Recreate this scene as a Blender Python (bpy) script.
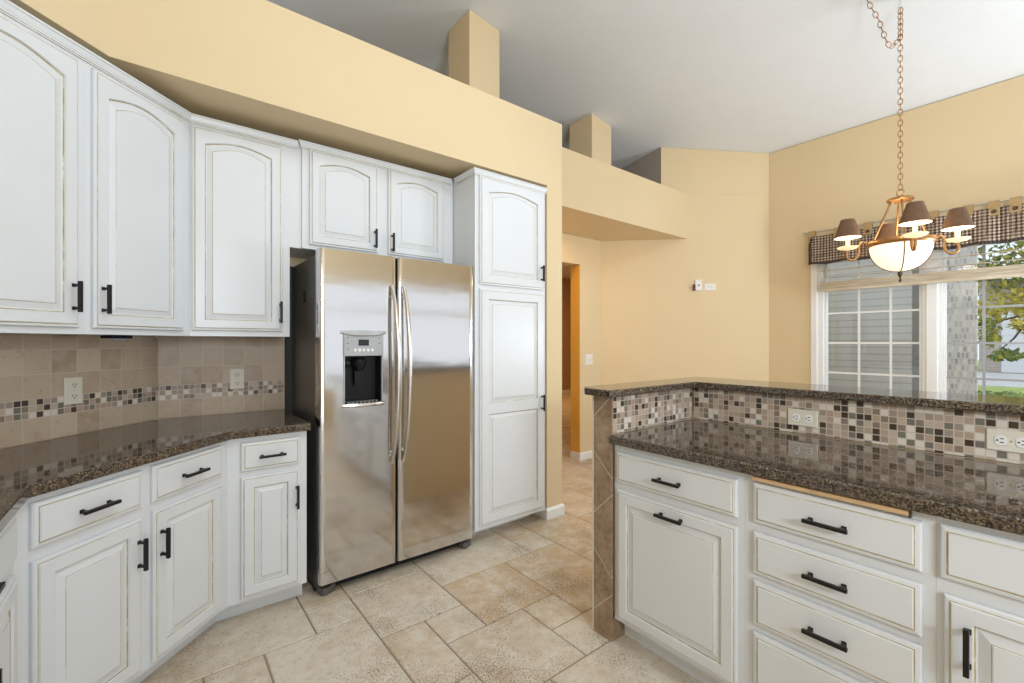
import bpy, bmesh, math, random
from mathutils import Vector, Matrix
random.seed(7)
PI = math.pi
for o in list(bpy.data.objects):
    bpy.data.objects.remove(o)
SC = bpy.context.scene
COL = SC.collection

# ------------------------------------------------------------------ camera, view, world, lights
HEAD = math.radians(51.66)          # the fridge wall runs along +X, the peninsula along -Y
FWD = Vector((math.cos(HEAD), math.sin(HEAD), 0.0))
cam = bpy.data.cameras.new('camera')
cam.sensor_width = 36.0
cam.lens = 449.4 / 1024 * 36.0
cam.shift_y = 1.0 / 1024
cam.clip_start = 0.02
camo = bpy.data.objects.new('camera', cam)
COL.objects.link(camo)
camo.location = (0, 0, 1.32)
camo.rotation_euler = FWD.to_track_quat('-Z', 'Y').to_euler()
SC.camera = camo
SC.view_settings.view_transform = 'Standard'
SC.view_settings.look = 'None'
SC.view_settings.exposure = 0.0
SC.view_settings.gamma = 1.0
SC.view_settings.use_curve_mapping = False

world = bpy.data.worlds.new('world')
SC.world = world
world.use_nodes = True
bg = world.node_tree.nodes['Background']
bg.inputs['Color'].default_value = (0.90, 0.95, 1.0, 1)
bg.inputs['Strength'].default_value = 1.3


def area(name, loc, target, sx, sy, power, color=(1, 1, 1)):
    l = bpy.data.lights.new(name, 'AREA')
    l.shape = 'RECTANGLE'
    l.size = sx
    l.size_y = sy
    l.energy = power
    l.color = color
    o = bpy.data.objects.new(name, l)
    COL.objects.link(o)
    o.location = loc
    d = Vector(target) - Vector(loc)
    o.rotation_euler = d.to_track_quat('-Z', 'Y').to_euler()
    return o


def point(name, loc, power, color, r=0.05):
    l = bpy.data.lights.new(name, 'POINT')
    l.energy = power
    l.color = color
    l.shadow_soft_size = r
    o = bpy.data.objects.new(name, l)
    COL.objects.link(o)
    o.location = loc
    return o


# fill through an added rear door opening, daylight through the skylight over the kitchen
DAY = (0.85, 0.93, 1.0)
area('fill_rear_opening', (0.15, -2.74, 1.05), (0.15, 0, 1.05), 1.5, 1.95, 20, DAY)
area('daylight_skylight', (1.30, 0.10, 4.0), (1.2, 0.5, 0), 1.1, 1.1, 32, DAY)
area('dining_key_fill', (4.4, -1.1, 3.3), (-0.2, 2.0, 1.2), 0.8, 0.8, 11, DAY)  # added key light for the left cabinets, no fixture hangs there
area('dining_ceiling_fill', (5.0, -1.0, 1.3), (3.6, 0.8, 3.6), 0.6, 0.6, 52, (0.78, 0.89, 1.0))  # unseen fill added to lift the ceiling on the dining side
# unseen fill added behind the camera to brighten the ceiling
area('rear_ceiling_fill', (0.2, -1.7, 1.9), (2.6, -0.2, 4.0), 0.7, 0.7, 90, (0.78, 0.89, 1.0))
# ceiling lamps of the hall behind the doorway
area('hall_ceiling_lamp', (3.35, 4.3, 2.85), (3.6, 4.2, 0), 0.5, 0.5, 150, (1.0, 0.62, 0.26))
area('hall_far_lamp', (6.2, 7.0, 2.85), (6.4, 7.4, 0), 0.5, 0.5, 45, (1.0, 0.62, 0.26))
area('passage_ceiling_lamp', (2.95, 3.12, 2.47), (3.1, 3.1, 0), 0.3, 0.3, 7, (1.0, 0.70, 0.38))


# ------------------------------------------------------------------ node helpers
class NT:
    def __init__(self, name):
        self.m = bpy.data.materials.new(name)
        self.m.use_nodes = True
        self.t = self.m.node_tree
        self.b = self.t.nodes['Principled BSDF']
        self.out = self.t.nodes['Material Output']

    def n(self, typ, **kw):
        x = self.t.nodes.new(typ)
        for k, v in kw.items():
            setattr(x, k, v)
        return x

    def put(self, sock, v):
        if isinstance(v, bpy.types.NodeSocket):
            self.t.links.new(v, sock)
        elif v is not None:
            if isinstance(v, (tuple, list)) and len(v) == 3 and sock.type == 'RGBA':
                v = (*v, 1)
            sock.default_value = v

    def math(self, op, a, b=None, c=None, clamp=False):
        x = self.n('ShaderNodeMath', operation=op, use_clamp=clamp)
        self.put(x.inputs[0], a)
        if b is not None:
            self.put(x.inputs[1], b)
        if c is not None:
            self.put(x.inputs[2], c)
        return x.outputs[0]

    def mix(self, f, a, b, mode='MIX'):
        x = self.n('ShaderNodeMix', data_type='RGBA', blend_type=mode)
        self.put(x.inputs[0], f)
        self.put(x.inputs[6], a)
        self.put(x.inputs[7], b)
        return x.outputs[2]

    def obj(self, scale=None):
        c = self.n('ShaderNodeTexCoord').outputs['Object']
        if scale:
            mp = self.n('ShaderNodeMapping')
            self.put(mp.inputs[0], c)
            mp.inputs['Scale'].default_value = scale
            return mp.outputs[0]
        return c

    def noise(self, vec, scale, detail=3, rough=0.5, col=False):
        x = self.n('ShaderNodeTexNoise')
        self.put(x.inputs['Vector'], vec)
        x.inputs['Scale'].default_value = scale
        x.inputs['Detail'].default_value = detail
        x.inputs['Roughness'].default_value = rough
        return x.outputs[1 if col else 0]

    def voro(self, vec, scale, feature='F1', out=0):
        x = self.n('ShaderNodeTexVoronoi', feature=feature)
        self.put(x.inputs['Vector'], vec)
        x.inputs['Scale'].default_value = scale
        return x.outputs[out]

    def ramp(self, f, stops, interp='LINEAR'):
        x = self.n('ShaderNodeValToRGB')
        x.color_ramp.interpolation = interp
        e = x.color_ramp.elements
        while len(e) > 1:
            e.remove(e[-1])
        e[0].position = stops[0][0]
        e[0].color = (*stops[0][1], 1)
        for p, c in stops[1:]:
            k = e.new(p)
            k.color = (*c, 1)
        self.put(x.inputs[0], f)
        return x.outputs[0]

    def bump(self, h, strength=0.2, dist=0.01):
        x = self.n('ShaderNodeBump')
        x.inputs['Strength'].default_value = strength
        x.inputs['Distance'].default_value = dist
        self.put(x.inputs['Height'], h)
        self.t.links.new(x.outputs[0], self.b.inputs['Normal'])

    def fin(self, color=None, rough=0.5, metal=0.0, spec=None):
        if color is not None:
            self.put(self.b.inputs['Base Color'], color)
        self.put(self.b.inputs['Roughness'], rough)
        self.put(self.b.inputs['Metallic'], metal)
        if spec is not None:
            self.b.inputs['Specular IOR Level'].default_value = spec
        return self.m


def simple(name, color, rough=0.5, metal=0.0, var=0.06, scale=6.0, bump=0.0, spec=None):
    t = NT(name)
    v = t.obj()
    f = t.noise(v, scale, 3)
    dark = tuple(c * (1 - var) for c in color)
    lite = tuple(min(1, c * (1 + var)) for c in color)
    t.fin(t.ramp(f, [(0.3, dark), (0.7, lite)]), rough, metal, spec)
    if bump:
        t.bump(t.noise(v, 220, 2), bump, 0.002)
    return t.m


def glow(name, color, strength):
    t = NT(name)
    t.fin(color, 0.4)
    t.b.inputs['Emission Color'].default_value = (*color, 1)
    t.b.inputs['Emission Strength'].default_value = strength
    return t.m


M = {}
M['wall'] = simple('yellow_wall_paint', (0.745, 0.592, 0.372), 0.75, var=0.015, scale=1.5, bump=0.06, spec=0.25)
M['ceil'] = simple('ceiling_paint', (0.775, 0.80, 0.83), 0.85, var=0.01, bump=0.08, spec=0.2)
M['white'] = simple('cabinet_white_paint', (0.715, 0.735, 0.755), 0.33, var=0.015, scale=4)
M['trim'] = simple('white_trim_paint', (0.86, 0.86, 0.85), 0.35, var=0.01)
M['black'] = simple('black_iron', (0.018, 0.016, 0.016), 0.42, metal=0.5, var=0.1)
M['cream'] = simple('cream_plastic', (0.72, 0.67, 0.56), 0.35, var=0.02)
M['whiteplastic'] = simple('white_plastic', (0.82, 0.80, 0.78), 0.35, var=0.02)
M['slot'] = simple('dark_gap_shade', (0.02, 0.018, 0.016), 0.6)
M['darkgrey'] = simple('fridge_side_grey', (0.12, 0.115, 0.11), 0.33, metal=0.3, var=0.08, bump=0.05)
M['darkplastic'] = simple('black_plastic', (0.010, 0.010, 0.012), 0.25, spec=0.25)
M['greyplastic'] = simple('silver_plastic', (0.42, 0.43, 0.44), 0.35, metal=0.4)
M['brass'] = simple('antique_brass', (0.40, 0.215, 0.085), 0.38, metal=0.85, var=0.12, scale=20)
M['bronze'] = simple('dark_bronze', (0.10, 0.06, 0.04), 0.4, metal=0.7)
M['rodsteel'] = simple('rod_metal', (0.6, 0.58, 0.54), 0.35, metal=0.8)
M['taupe'] = simple('taupe_wall_paint', (0.40, 0.35, 0.31), 0.8, var=0.02, spec=0.2)
M['orange'] = simple('orange_wall_paint', (0.86, 0.44, 0.08), 0.75, var=0.02, spec=0.2)
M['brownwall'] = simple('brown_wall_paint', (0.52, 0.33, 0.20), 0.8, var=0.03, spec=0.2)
M['tab'] = simple('tan_tab_fabric', (0.42, 0.28, 0.13), 0.9, var=0.08, scale=40)
M['hem'] = simple('dark_hem_fabric', (0.06, 0.045, 0.04), 0.9, var=0.1)
M['screengrey'] = simple('grey_muntin_paint', (0.36, 0.37, 0.38), 0.5, var=0.03)
M['recess'] = simple('dark_grey_cladding', (0.30, 0.305, 0.31), 0.7, var=0.1)
M['wood'] = simple('maple_edge', (0.66, 0.44, 0.24), 0.5, var=0.12, scale=18)
M['shadeout'] = simple('brown_shade_fabric', (0.15, 0.078, 0.040), 0.8, var=0.12, scale=30)
M['shadein'] = glow('shade_lining', (1.0, 0.90, 0.74), 1.1)
M['bowl'] = glow('glowing_bowl_glass', (1.0, 0.87, 0.68), 0.80)
M['bulb'] = glow('candle_sleeve', (0.95, 0.80, 0.58), 0.28)
def mat_dish():
    t = NT('cream_glass_dish')
    d = t.n('ShaderNodeBsdfTranslucent')
    d.inputs[0].default_value = (0.95, 0.90, 0.80, 1)
    t.fin((0.92, 0.88, 0.80), 0.3)
    mx = t.n('ShaderNodeMixShader')
    mx.inputs[0].default_value = 0.55
    t.t.links.new(t.b.outputs[0], mx.inputs[1])
    t.t.links.new(d.outputs[0], mx.inputs[2])
    t.t.links.new(mx.outputs[0], t.out.inputs[0])
    return t.m


M['dish'] = mat_dish()
M['screen'] = simple('black_display', (0.006, 0.006, 0.008), 0.1)
M['bluechip'] = simple('pale_blue_lens', (0.35, 0.55, 0.75), 0.2)


def mat_glaze():
    t = NT('antique_gold_glaze')
    v = t.obj()
    f = t.noise(v, 9, 4, 0.7)
    f2 = t.noise(v, 45, 2)
    k = t.math('ADD', t.math('MULTIPLY', f, 0.75), t.math('MULTIPLY', f2, 0.25))
    c = t.ramp(k, [(0.34, (0.31, 0.225, 0.09)), (0.52, (0.47, 0.375, 0.195)), (0.66, (0.70, 0.64, 0.50))])
    return t.fin(c, 0.4)


M['glaze'] = mat_glaze()


def mat_granite():
    t = NT('brown_granite')
    v = t.obj()
    a = t.voro(v, 235, out=1)
    sep = t.n('ShaderNodeSeparateColor')
    t.put(sep.inputs[0], a)
    base = t.ramp(sep.outputs[0], [(0.0, (0.016, 0.013, 0.012)), (0.24, (0.050, 0.036, 0.026)), (0.46, (0.12, 0.085, 0.057)),
                                   (0.74, (0.19, 0.14, 0.095)), (0.92, (0.29, 0.225, 0.16)), (0.97, (0.11, 0.115, 0.12))], 'CONSTANT')
    f = t.noise(v, 38, 4, 0.6)
    c = t.mix(t.ramp(f, [(0.4, (0, 0, 0)), (0.62, (1, 1, 1))]), base, t.mix(0.38, base, (0.05, 0.04, 0.03)))
    return t.fin(c, 0.045, spec=0.55)


M['granite'] = mat_granite()


def mat_steel():
    t = NT('brushed_stainless')
    v = t.obj()
    mp = t.n('ShaderNodeMapping')
    t.put(mp.inputs[0], v)
    mp.inputs['Scale'].default_value = (700, 700, 4)
    br = t.noise(mp.outputs[0], 1.0, 2)
    mp2 = t.n('ShaderNodeMapping')
    t.put(mp2.inputs[0], v)
    mp2.inputs['Scale'].default_value = (3.0, 1.0, 7.0)
    wv = t.noise(mp2.outputs[0], 1.0, 2, 0.45)
    c = t.ramp(br, [(0.2, (0.62, 0.61, 0.61)), (0.8, (0.66, 0.65, 0.65))])
    t.fin(c, 0.105, 1.0)
    t.b.inputs['Anisotropic'].default_value = 0.0
    t.bump(wv, 0.10, 0.010)
    return t.m


M['steel'] = mat_steel()
M['handlesteel'] = simple('satin_steel', (0.62, 0.58, 0.54), 0.24, metal=1.0)


def mat_floor():
    t = NT('travertine_floor')
    v = t.obj()
    at = t.n('ShaderNodeAttribute', attribute_name='tint')
    sep = t.n('ShaderNodeSeparateColor')
    t.put(sep.inputs[0], at.outputs['Color'])
    base = t.mix(sep.outputs[0], (0.56, 0.45, 0.325), (0.74, 0.66, 0.55))
    base = t.mix(t.math('MULTIPLY', sep.outputs[1], 0.75), base, (0.64, 0.43, 0.225))
    n1 = t.noise(v, 3.4, 6, 0.65)
    base = t.mix(t.ramp(n1, [(0.45, (0, 0, 0)), (0.70, (0.8, 0.8, 0.8))]), base, (0.54, 0.385, 0.235))
    n2 = t.noise(v, 9, 6, 0.68)
    base = t.mix(t.ramp(n2, [(0.36, (0.75, 0.75, 0.75)), (0.56, (0, 0, 0))]), base, (0.77, 0.70, 0.60))
    base = t.mix(t.ramp(t.noise(v, 30, 4, 0.7), [(0.52, (0, 0, 0)), (0.72, (0.55, 0.55, 0.55))]), base, (0.43, 0.325, 0.22))
    dens = t.noise(v, 3.1, 2)
    pit = t.noise(v, 125, 3, 0.7)
    thr = t.math('ADD', pit, t.math('MULTIPLY', t.math('SUBTRACT', dens, 0.5), 0.50))
    pf = t.ramp(thr, [(0.575, (0, 0, 0)), (0.65, (0.9, 0.9, 0.9))])
    base = t.mix(pf, base, (0.25, 0.18, 0.12))
    t.fin(base, 0.42, spec=0.35)
    t.bump(t.math('MULTIPLY', thr, -1), 0.25, 0.003)
    return t.m


M['floor'] = mat_floor()
M['grout'] = simple('floor_grout', (0.30, 0.24, 0.17), 0.9, var=0.12, scale=30)


def tilegrid(t, u, v, pu, pv, g):
    """returns (cell random colour, grout mask) of a plain grid"""
    fu = t.math('DIVIDE', u, pu)
    fv = t.math('DIVIDE', v, pv)
    cu = t.math('FLOOR', fu)
    cv = t.math('FLOOR', fv)
    cmb = t.n('ShaderNodeCombineXYZ')
    t.put(cmb.inputs[0], cu)
    t.put(cmb.inputs[1], cv)
    wn = t.n('ShaderNodeTexWhiteNoise', noise_dimensions='3D')
    t.put(wn.inputs['Vector'], cmb.outputs[0])
    ru = t.math('FRACT', fu)
    rv = t.math('FRACT', fv)
    du = t.math('MULTIPLY', t.math('MINIMUM', ru, t.math('SUBTRACT', 1.0, ru)), pu)
    dv = t.math('MULTIPLY', t.math('MINIMUM', rv, t.math('SUBTRACT', 1.0, rv)), pv)
    d = t.math('MINIMUM', du, dv)
    return wn.outputs['Value'], t.math('LESS_THAN', d, g)


MOS = [(0.0, (0.032, 0.017, 0.011)), (0.14, (0.155, 0.15, 0.12)), (0.25, (0.70, 0.63, 0.54)), (0.42, (0.42, 0.315, 0.235)),
       (0.60, (0.33, 0.26, 0.21)), (0.76, (0.50, 0.40, 0.31)), (0.90, (0.24, 0.175, 0.13))]


def mosaic_color(t, u, v, p):
    rnd, g = tilegrid(t, u, v, p, p, 0.0017)
    c = t.ramp(rnd, MOS, 'CONSTANT')
    nz = t.noise(t.obj(), 60, 3)
    c = t.mix(t.math('MULTIPLY', nz, 0.12), c, (0.45, 0.36, 0.29))
    c = t.mix(g, c, (0.56, 0.48, 0.40))
    return c, g


def mat_mosaic(name='stone_glass_mosaic', off=(0, 0)):
    t = NT(name)
    s = t.n('ShaderNodeSeparateXYZ')
    t.put(s.inputs[0], t.obj())
    u = t.math('ADD', s.outputs[0], off[0] + 10.0)
    v = t.math('ADD', s.outputs[2], off[1] + 10.0)
    c, g = mosaic_color(t, u, v, 0.0262)
    t.fin(c, t.math('ADD', 0.28, t.math('MULTIPLY', g, 0.5)))
    t.bump(t.math('SUBTRACT', 1.0, g), 0.35, 0.002)
    return t.m


M['mosaic'] = mat_mosaic()


def mat_backsplash():
    """rows: one 10 cm tile row, a three-row mosaic band, then 10 cm tiles up to the cabinets. local x along wall, z = height"""
    t = NT('travertine_backsplash')
    vec = t.obj()
    s = t.n('ShaderNodeSeparateXYZ')
    t.put(s.inputs[0], vec)
    u = t.math('ADD', s.outputs[0], 10.0)
    z = s.outputs[2]
    # big tiles: the rows above the band start at 1.090, the row below ends at 1.013
    above = t.math('GREATER_THAN', z, 1.051)
    vv = t.math('ADD', t.math('SUBTRACT', z, t.math('MULTIPLY_ADD', above, 0.077, 1.013)), 10.0)
    rnd, g = tilegrid(t, u, vv, 0.1, 0.1, 0.0015)
    c = t.ramp(rnd, [(0.0, (0.38, 0.28, 0.19)), (0.35, (0.50, 0.385, 0.275)), (0.7, (0.44, 0.335, 0.235)), (1.0, (0.58, 0.46, 0.345))])
    c = t.mix(t.ramp(t.noise(vec, 16, 5, 0.6), [(0.40, (0, 0, 0)), (0.7, (0.6, 0.6, 0.6))]), c, (0.53, 0.44, 0.35))
    c = t.mix(t.ramp(t.noise(vec, 42, 4, 0.7), [(0.58, (0, 0, 0)), (0.72, (0.5, 0.5, 0.5))]), c, (0.25, 0.18, 0.12))
    c = t.mix(g, c, (0.58, 0.49, 0.39))
    vm = t.math('ADD', t.math('SUBTRACT', z, 1.013), 10 * 0.02567)
    cm, gm = mosaic_color(t, u, vm, 0.02567)
    band = t.math('MULTIPLY', t.math('GREATER_THAN', z, 1.013), t.math('LESS_THAN', z, 1.090))
    c = t.mix(band, c, cm)
    t.fin(c, 0.42)
    t.bump(t.math('SUBTRACT', 1.0, t.math('MAXIMUM', t.math('MULTIPLY', g, t.math('SUBTRACT', 1.0, band)), t.math('MULTIPLY', gm, band))), 0.3, 0.002)
    return t.m


M['backsplash'] = mat_backsplash()


def mat_endpanel():
    t = NT('diagonal_travertine_panel')
    vec = t.obj()
    s = t.n('ShaderNodeSeparateXYZ')
    t.put(s.inputs[0], vec)
    y = t.math('SUBTRACT', s.outputs[1], 1.32)
    z = s.outputs[2]
    a = t.math('FRACT', t.math('DIVIDE', t.math('ADD', t.math('ADD', z, y), 0.44 * 4 - 0.163), 0.44))
    b = t.math('FRACT', t.math('DIVIDE', t.math('ADD', t.math('SUBTRACT', z, y), 0.44 * 4 - 0.32), 0.44))
    g = t.math('MAXIMUM', t.math('LESS_THAN', a, 0.012), t.math('LESS_THAN', b, 0.012))
    c = t.mix(t.ramp(t.noise(vec, 11, 6, 0.7), [(0.35, (0, 0, 0)), (0.65, (1, 1, 1))]), (0.20, 0.125, 0.075), (0.42, 0.30, 0.20))
    c = t.mix(t.ramp(t.noise(vec, 55, 4, 0.7), [(0.56, (0, 0, 0)), (0.7, (0.6, 0.6, 0.6))]), c, (0.13, 0.085, 0.055))
    c = t.mix(g, c, (0.60, 0.50, 0.38))
    return t.fin(c, 0.45)


M['endpanel'] = mat_endpanel()


def mat_gingham():
    t = NT('gingham_fabric')
    s = t.n('ShaderNodeSeparateXYZ')
    t.put(s.inputs[0], t.obj())
    p = 0.026
    a = t.math('LESS_THAN', t.math('FRACT', t.math('DIVIDE', t.math('ADD', s.outputs[1], 20.0), p)), 0.55)
    b = t.math('LESS_THAN', t.math('FRACT', t.math('DIVIDE', s.outputs[2], p)), 0.55)
    f = t.math('MULTIPLY', t.math('ADD', a, b), 0.5)
    c = t.ramp(f, [(0.0, (0.60, 0.50, 0.38)), (0.4, (0.27, 0.195, 0.145)), (0.9, (0.10, 0.068, 0.052))], 'CONSTANT')
    return t.fin(c, 0.9, spec=0.1)


M['gingham'] = mat_gingham()


def mat_blind():
    t = NT('faux_wood_blind')
    v = t.obj((6, 3, 40))
    c = t.ramp(t.noise(v, 2.0, 4, 0.6), [(0.35, (0.55, 0.44, 0.31)), (0.65, (0.74, 0.65, 0.50))])
    return t.fin(c, 0.5)


M['blind'] = mat_blind()


def mat_glass():
    t = NT('window_glass')
    tr = t.n('ShaderNodeBsdfTransparent')
    tr.inputs[0].default_value = (0.93, 0.96, 0.96, 1)
    gl = t.n('ShaderNodeBsdfGlossy')
    gl.inputs['Roughness'].default_value = 0.01
    fr = t.n('ShaderNodeFresnel')
    fr.inputs[0].default_value = 1.5
    mx = t.n('ShaderNodeMixShader')
    t.t.links.new(t.math('MULTIPLY', fr.outputs[0], 1.6, clamp=True), mx.inputs[0])
    t.t.links.new(tr.outputs[0], mx.inputs[1])
    t.t.links.new(gl.outputs[0], mx.inputs[2])
    t.t.links.new(mx.outputs[0], t.out.inputs[0])
    return t.m


M['glass'] = mat_glass()


def mat_lines(name, base, line, axis, pitch, frac, rough=0.7):
    t = NT(name)
    s = t.n('ShaderNodeSeparateXYZ')
    t.put(s.inputs[0], t.obj())
    f = t.math('LESS_THAN', t.math('FRACT', t.math('DIVIDE', t.math('ADD', s.outputs[axis], 50.0), pitch)), frac)
    c = t.mix(f, base, line)
    c = t.mix(t.math('MULTIPLY', t.noise(t.obj(), 9, 3), 0.18), c, tuple(x * 0.7 for x in base))
    return t.fin(c, rough)


M['siding'] = mat_lines('grey_siding', (0.70, 0.71, 0.70), (0.47, 0.48, 0.48), 2, 0.105, 0.14)
M['garage'] = mat_lines('white_garage_door', (0.82, 0.83, 0.88), (0.62, 0.63, 0.68), 2, 0.55, 0.04)


def mat_brick(name, c1, c2, mort, bw, rh, axis_map):
    t = NT(name)
    s = t.n('ShaderNodeSeparateXYZ')
    t.put(s.inputs[0], t.obj())
    cmb = t.n('ShaderNodeCombineXYZ')
    t.put(cmb.inputs[0], s.outputs[axis_map])
    t.put(cmb.inputs[1], s.outputs[2])
    b = t.n('ShaderNodeTexBrick')
    t.put(b.inputs['Vector'], cmb.outputs[0])
    b.inputs['Scale'].default_value = 1.0
    b.inputs['Brick Width'].default_value = bw
    b.inputs['Row Height'].default_value = rh
    b.inputs['Mortar Size'].default_value = 0.008
    b.inputs['Color1'].default_value = (*c1, 1)
    b.inputs['Color2'].default_value = (*c2, 1)
    b.inputs['Mortar'].default_value = (*mort, 1)
    return t.fin(b.outputs[0], 0.85)


M['stone'] = mat_brick('grey_brick', (0.95, 0.94, 0.96), (0.42, 0.42, 0.46), (0.80, 0.80, 0.83), 0.042, 0.085, 1)
M['redbrick'] = mat_brick('pale_brick', (0.50, 0.42, 0.40), (0.38, 0.33, 0.33), (0.6, 0.58, 0.57), 0.3, 0.1, 1)
M['lawn'] = simple('lawn_grass', (0.34, 0.44, 0.12), 0.9, var=0.45, scale=3)
M['drive'] = simple('grey_driveway', (0.60, 0.60, 0.63), 0.85, var=0.1, scale=2)
M['bark'] = simple('dark_bark', (0.055, 0.045, 0.035), 0.9, var=0.2, scale=12)


def mat_leaf(name, a, b):
    t = NT(name)
    at = t.n('ShaderNodeAttribute', attribute_name='tint')
    sep = t.n('ShaderNodeSeparateColor')
    t.put(sep.inputs[0], at.outputs['Color'])
    return t.fin(t.mix(sep.outputs[0], a, b), 0.6)


M['leaf'] = mat_leaf('tree_leaf', (0.10, 0.20, 0.05), (0.80, 0.66, 0.10))
M['hedge'] = mat_leaf('hedge_leaf', (0.10, 0.22, 0.07), (0.45, 0.55, 0.22))


# ------------------------------------------------------------------ mesh helpers
class MB:
    """collects faces (with material slots) and links them as ONE mesh object"""

    def __init__(self):
        self.v = []
        self.f = []
        self.mi = []
        self.tint = None

    def add(self, vs, fs, mi=0):
        b = len(self.v)
        self.v += [tuple(p) for p in vs]
        for q in fs:
            self.f.append(tuple(b + i for i in q))
            self.mi.append(mi)

    def box(self, x0, x1, y0, y1, z0, z1, mi=0, xf=None):
        vs = [(x, y, z) for z in (z0, z1) for y in (y0, y1) for x in (x0, x1)]
        if xf:
            vs = [tuple(xf @ Vector(p)) for p in vs]
        self.add(vs, [(0, 2, 3, 1), (4, 5, 7, 6), (0, 1, 5, 4), (2, 6, 7, 3), (0, 4, 6, 2), (1, 3, 7, 5)], mi)
        return self

    def prism(self, poly, z0, z1, mi=0):
        a = sum(poly[i][0] * poly[(i + 1) % len(poly)][1] - poly[(i + 1) % len(poly)][0] * poly[i][1] for i in range(len(poly)))
        if a < 0:
            poly = poly[::-1]
        n = len(poly)
        zz0 = z0 if callable(z0) else (lambda p: z0)
        zz1 = z1 if callable(z1) else (lambda p: z1)
        vs = [(p[0], p[1], zz0(p)) for p in poly] + [(p[0], p[1], zz1(p)) for p in poly]
        fs = [tuple(range(n - 1, -1, -1)), tuple(range(n, 2 * n))]
        fs += [(i, (i + 1) % n, n + (i + 1) % n, n + i) for i in range(n)]
        self.add(vs, fs, mi)
        return self

    def loops(self, rings, mats, cap0=True, cap1=True, closed=True, capmi=0):
        n = len(rings[0])
        b = len(self.v)
        for r in rings:
            self.v += [tuple(p) for p in r]
        for k in range(len(rings) - 1):
            for i in range(n if closed else n - 1):
                j = (i + 1) % n
                self.f.append((b + k * n + i, b + k * n + j, b + (k + 1) * n + j, b + (k + 1) * n + i))
                self.mi.append(mats[k] if isinstance(mats, (list, tuple)) else mats)
        if cap0:
            self.f.append(tuple(b + i for i in range(n - 1, -1, -1)))
            self.mi.append(capmi)
        if cap1:
            k = len(rings) - 1
            self.f.append(tuple(b + k * n + i for i in range(n)))
            self.mi.append(capmi)
        return self

    def tube(self, pts, r, n=8, mi=0, closed=False):
        pts = [Vector(p) for p in pts]
        rr = r if isinstance(r, (list, tuple)) else [r] * len(pts)
        rings = []
        up = None
        m = len(pts)
        for i, p in enumerate(pts):
            if closed:
                d = (pts[(i + 1) % m] - pts[i - 1]).normalized()
            else:
                d = (pts[min(i + 1, m - 1)] - pts[max(i - 1, 0)]).normalized()
            if up is None:
                up = Vector((0, 0, 1)) if abs(d.z) < 0.9 else Vector((1, 0, 0))
            a = d.cross(up).normalized()
            up = a.cross(d).normalized()
            rings.append([p + (a * math.cos(2 * PI * k / n) + up * math.sin(2 * PI * k / n)) * rr[i] for k in range(n)])
        if closed:
            rings.append(rings[0])
        self.loops(rings, mi, cap0=not closed, cap1=not closed, capmi=mi)
        return self

    def lathe(self, prof, c=(0, 0, 0), n=32, mi=0):
        rings = [[(c[0] + r * math.cos(2 * PI * k / n), c[1] + r * math.sin(2 * PI * k / n), c[2] + z) for k in range(n)] for r, z in prof]
        self.loops(rings, mi, cap0=prof[0][0] > 1e-4, cap1=prof[-1][0] > 1e-4, capmi=mi if not isinstance(mi, list) else mi[0])
        return self

    def build(self, name, mats, parent=None, bevel=0.0, smooth=False, recalc=True, loc=None, rot=None):
        if not isinstance(mats, (list, tuple)):
            mats = [mats]
        me = bpy.data.meshes.new(name)
        me.from_pydata(self.v, [], self.f)
        for m in mats:
            me.materials.append(m)
        me.polygons.foreach_set('material_index', self.mi)
        if self.tint:
            at = me.color_attributes.new('tint', 'FLOAT_COLOR', 'CORNER')
            for p in me.polygons:
                for li in p.loop_indices:
                    at.data[li].color = self.tint[p.index]
        if recalc:
            bm = bmesh.new()
            bm.from_mesh(me)
            bmesh.ops.recalc_face_normals(bm, faces=bm.faces)
            bm.to_mesh(me)
            bm.free()
        if smooth:
            me.polygons.foreach_set('use_smooth', [True] * len(me.polygons))
            me.set_sharp_from_angle(angle=math.radians(42))
        o = bpy.data.objects.new(name, me)
        COL.objects.link(o)
        if parent:
            o.parent = parent
        if loc is not None:
            o.location = loc
        if rot is not None:
            o.rotation_euler = (0, 0, rot)
        if bevel:
            bv = o.modifiers.new('bevel', 'BEVEL')
            bv.width = bevel
            bv.segments = 2
            bv.limit_method = 'ANGLE'
        return o


def thing(name, label, cat, loc=(0, 0, 0), rot=0.0, group=None):
    o = bpy.data.objects.new(name, None)
    o.empty_display_size = 0.1
    COL.objects.link(o)
    o.location = loc
    o.rotation_euler = (0, 0, rot)
    return tag(o, label, cat, group)


def tag(o, label, cat, group=None):
    o['label'] = label
    o['category'] = cat
    if group:
        o['group'] = group
    return o


def struct(o):
    o['kind'] = 'structure'
    return o


# ------------------------------------------------------------------ room shell
def ceil_z(p):
    return 3.447 + 0.153 * (5.391 - p[0])


XW = 5.391      # window wall
YF = 3.035      # fridge wall
XL = -0.90      # left wall
YB = -2.62      # rear wall

# floor: one mesh of travertine tiles over a grout bed
U, OX, OY = 0.2135, 0.357, 1.294


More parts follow.
